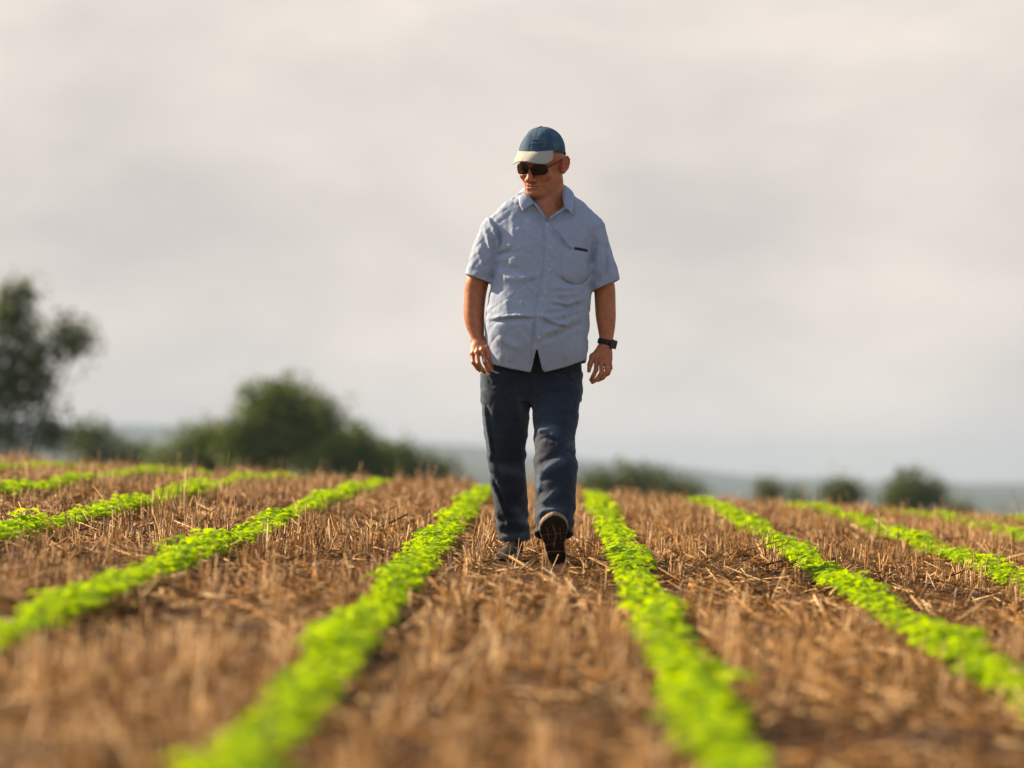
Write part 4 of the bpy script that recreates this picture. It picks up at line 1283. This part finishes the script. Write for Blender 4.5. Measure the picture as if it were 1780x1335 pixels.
def crown_pt(th, v, off=0.0):
    """v 0 at the rim, 1 at the button"""
    z0 = rim_z(th)
    e = v * math.pi / 2
    r = max(math.cos(e), 0.0) ** 0.90
    zz = z0 + (CTOP - z0) * math.sin(e) ** 0.92
    n_ = 3 * (th + math.pi / 6)
    seam = abs(math.sin(n_ + math.pi / 2))
    puff = 0.0030 * (seam ** 0.5 - 0.6) * math.sin(min(1, 2 * (1 - v)) * math.pi / 2)
    crease = 0.0050 * math.sin(th * 9 + 1.7 * math.sin(th * 4)) * math.exp(-((v - 0.72) / 0.22) ** 2) * (1 - v) ** 0.3 + 0.0026 * math.sin(th * 5 + v * 9)
    front = -0.013 * max(0, math.cos(th + 0.75)) ** 1.5 * math.sin(math.pi * v)
    k = 1 + (puff + crease + front + off) / 0.1
    return (CA * r * k * math.sin(th), 0.010 - CB * r * k * math.cos(th), zz + off * math.sin(e))
NT, NV = 144, 30
V = np.array([[crown_pt(2 * math.pi * i / NT, j / NV) for j in range(NV + 1)] for i in range(NT)])
V[:, NV] = V[:, NV].mean(0)
ii = np.arange(NT * (NV + 1)).reshape(NT, NV + 1); jj = np.roll(ii, -1, 0)
q = np.stack([ii[:, :-1], jj[:, :-1], jj[:, 1:], ii[:, 1:]], -1).reshape(-1, 4)
co = link("crown_fabric", make_mesh("crown_fabric", V.reshape(-1, 3), q), m_cap.m, cap)
md = co.modifiers.new("thickness", 'SOLIDIFY'); md.thickness = 0.003; md.offset = -1
for k in range(6):
    th = k * math.pi / 3
    pts = np.array([crown_pt(th, v, 0.0003) for v in np.linspace(0.02, 0.97, 26)])
    Vs, Fs = sweep(pts, 0.0010)
    link("seam", make_mesh("seam", Vs, Fs), m_seam.m, cap)
# sweat-band edge
pts = np.array([crown_pt(2 * math.pi * i / 72, 0.0, 0.0002) for i in range(72)])
Vs, Fs = sweep(pts, 0.0016, 8, True)
link("rim", make_mesh("rim", Vs, Fs), m_cap.m, cap)
vo = Vol((-.012, -.002, CTOP - .008), (.012, .022, CTOP + .012), 0.0012)
vo.ell((0, .010, CTOP + .001), (.0075, .0075, .0036), None, 0.002)
V, Q = vo.mesh(1)
link("button", make_mesh("button", V, Q), m_seam.m, cap)
# brim
NBU, NBV = 45, 13
BW = math.radians(60)
G = np.zeros((NBU, NBV, 3))
for i in range(NBU):
    q_ = i / (NBU - 1) * 2 - 1
    th = q_ * BW
    a = np.array(crown_pt(th, 0.015, 0.0)) + np.array([0, 0, 0.001])
    ln = 0.074 * (1 - abs(q_) ** 3.0) ** 0.6
    for j in range(NBV):
        v = j / (NBV - 1)
        L = ln * v
        p = a + np.array([math.sin(th) * 0.22 * L, -L * 0.88, 0])
        droop = 0.036 * (abs(p[0]) / 0.085) ** 2.2 * v ** 0.8
        p[2] = a[2] - L * 0.27 - 2.2 * L * L - droop
        G[i, j] = p
brim_o = strip_mesh("brim", G, 0.0032, m_brim.m, cap)
# two faint embroidered lines of lettering, too small to read
m_thread = Mat("pale_thread", rough=0.8, spec=0.2, base=(0.10, 0.165, 0.235))
rr = random.Random(5)
P0, P1 = [], []
for row, v, th0, th1 in ((0, .36, .02, .52), (1, .25, .02, .55)):
    th = th0
    while th < th1:
        w = rr.uniform(.012, .030)
        P0.append(crown_pt(th, v, .0016)); P1.append(crown_pt(th + w, v + rr.uniform(-.012, .012), .0016))
        if rr.random() < .55:
            P0.append(crown_pt(th, v - .02, .0016)); P1.append(crown_pt(th + w * .3, v + .025, .0016))
        th += w + rr.uniform(.006, .016)
Vs, Fs = tubes(np.array(P0), np.array(P1), np.full(len(P0), .0010), np.full(len(P0), .0010), 5)
link("embroidery", make_mesh("embroidery", Vs, Fs), m_thread.m, cap)

# ---- sunglasses
m_frame = Mat("dark_glasses_frame", rough=0.3, spec=0.5, base=(0.018, 0.012, 0.010))
m_lens = Mat("brown_lens", rough=0.06, spec=0.6, base=(0.016, 0.009, 0.006))
_tr = m_lens.n.new("ShaderNodeBsdfTransparent"); _tr.inputs[0].default_value = (0.42, 0.24, 0.13, 1)
_mx = m_lens.n.new("ShaderNodeMixShader"); _mx.inputs[0].default_value = 0.42
m_lens.l.new(m_lens.b.outputs[0], _mx.inputs[1]); m_lens.l.new(_tr.outputs[0], _mx.inputs[2]); m_lens.l.new(_mx.outputs[0], m_lens.out.inputs["Surface"])
gls = empty("sunglasses", (0, 0, 0)); gls.parent = person
gls.matrix_local = HEAD_M
def lens_pt(s, a, k):
    """rounded-rectangle outline; s side, a angle, k radius factor"""
    n = 2.5
    c, si = math.cos(a), math.sin(a)
    r = (abs(c) ** n + abs(si) ** n) ** (-1 / n)
    x = s * 0.0375 + 0.0300 * r * c * k
    z = -0.002 + 0.0195 * r * si * k - (0.003 if si < 0 else 0) * abs(c) * k
    y = -0.1130 + 6.2 * x * x
    return (x * HS, y * HS, z * HS)
for s_ in (-1, 1):
    n = 40
    V = [lens_pt(s_, 2 * math.pi * i / n, k) for k in (1.0, 0.7, 0.4, 0.12) for i in range(n)]
    ii = np.arange(4 * n).reshape(4, n); jj = np.roll(ii, -1, 1)
    q = np.stack([ii[:-1], jj[:-1], jj[1:], ii[1:]], -1).reshape(-1, 4)
    lo_ = link("lens", make_mesh("lens", np.array(V), [q, ii[3:4].copy()]), m_lens.m, gls)
    md = lo_.modifiers.new("thickness", 'SOLIDIFY'); md.thickness = 0.002
    pts = np.array([lens_pt(s_, 2 * math.pi * i / n, 1.02) for i in range(n)])
    w = np.array([0.0022 if math.sin(2 * math.pi * i / n) > 0.3 else 0.0008 for i in range(n)])
    Vs, Fs = sweep(pts, w, 8, True)
    link("rim", make_mesh("rim", Vs, Fs), m_frame.m, gls)
    arm = np.array([lens_pt(s_, 0.28 if s_ > 0 else math.pi - 0.28, 1.03), (s_ * .0800 * HS, -.060 * HS, .010 * HS), (s_ * .0845 * HS, -.02 * HS, .017 * HS), (s_ * .0875 * HS, .006 * HS, .021 * HS), (s_ * .088 * HS, .036 * HS, .004 * HS)])
    Vs, Fs = sweep(arm, .0026)
    link("temple", make_mesh("temple", Vs, Fs), m_frame.m, gls)
br = np.array([lens_pt(-1, 0.35, 1.0), (0, -.1165 * HS, .008 * HS), lens_pt(1, math.pi - 0.35, 1.0)])
Vs, Fs = sweep(br, .0028)
link("bridge", make_mesh("bridge", Vs, Fs), m_frame.m, gls)

# ---- wristwatch and ring
m_strap = Mat("black_strap", rough=0.55, spec=0.3, base=(0.014, 0.014, 0.015))
m_case = Mat("dark_watch_case", rough=0.3, spec=0.5, base=(0.02, 0.018, 0.018))
m_glass = Mat("watch_face", rough=0.08, spec=0.6, base=(0.05, 0.032, 0.026))
wc = U(1053.5, 597, -.018)
watch = empty("wristwatch", tuple(wc)); watch.parent = person
watch.rotation_euler = (0, math.radians(14), 0)
n = 40
V = np.array([[((.0335 + o) * math.cos(2 * math.pi * i / n), (.0320 + o) * math.sin(2 * math.pi * i / n), z) for o, z in ((0, -.012), (.003, -.010), (.0035, 0), (.003, .010), (0, .012))] for i in range(n)])
ii = np.arange(n * 5).reshape(n, 5); jj = np.roll(ii, -1, 0)
q = np.stack([ii[:, :-1], jj[:, :-1], jj[:, 1:], ii[:, 1:]], -1).reshape(-1, 4)
so = link("strap", make_mesh("strap", V.reshape(-1, 3), q), m_strap.m, watch)
vo = Vol((-.015, -.03, -.03), (.03, .03, .03), 0.0016)
def case_d(X, Y, Z):
    return np.sqrt(np.maximum(np.abs(X - .004) - .004, 0) ** 2 + np.maximum(np.abs(Y) - .015, 0) ** 2 + np.maximum(np.abs(Z) - .016, 0) ** 2) - .003
vo.op(case_d, (-.01, -.03, -.03), (.02, .03, .03), 0.001)
V, Q = vo.mesh(1)
wca = link("case", make_mesh("case", V, Q), m_case.m, watch, (.030, -.016, -.001), (0, 0, math.radians(-30)))
vo = Vol((-.005, -.02, -.02), (.012, .02, .02), 0.0016)
vo.op(lambda X, Y, Z: np.maximum(np.abs(X - .006) - .0022, np.maximum(np.abs(Y) - .0125, np.abs(Z) - .0135)), (-.005, -.02, -.02), (.012, .02, .02), 0.001)
V, Q = vo.mesh(1)
link("dial", make_mesh("dial", V, Q), m_glass.m, watch, (.0345, -.0185, -.001), (0, 0, math.radians(-30)))
m_gold = Mat("gold", rough=0.25, base=(0.75, 0.48, 0.16)); m_gold.set("Metallic", 1.0)
ra, rb = knL['ring'], U(1055.5, 649, -.094)
rc = ra * 0.35 + rb * 0.65; dv = Vector(rb - ra).normalized()
n = 28
V = np.array([[(.0113 * math.cos(2 * math.pi * i / n) * (1 + o), .0113 * math.sin(2 * math.pi * i / n) * (1 + o), z) for o, z in ((-.06, -.0024), (.05, -.0024), (.10, 0), (.05, .0024), (-.06, .0024))] for i in range(n)])
ii = np.arange(n * 5).reshape(n, 5); jj = np.roll(ii, -1, 0)
q = np.stack([ii[:, :-1], jj[:, :-1], jj[:, 1:], ii[:, 1:]], -1).reshape(-1, 4)
ring = link("ring", make_mesh("ring", V.reshape(-1, 3), q), m_gold.m, person, tuple(rc))
ring.rotation_mode = 'QUATERNION'; ring.rotation_quaternion = dv.to_track_quat('Z', 'Y')
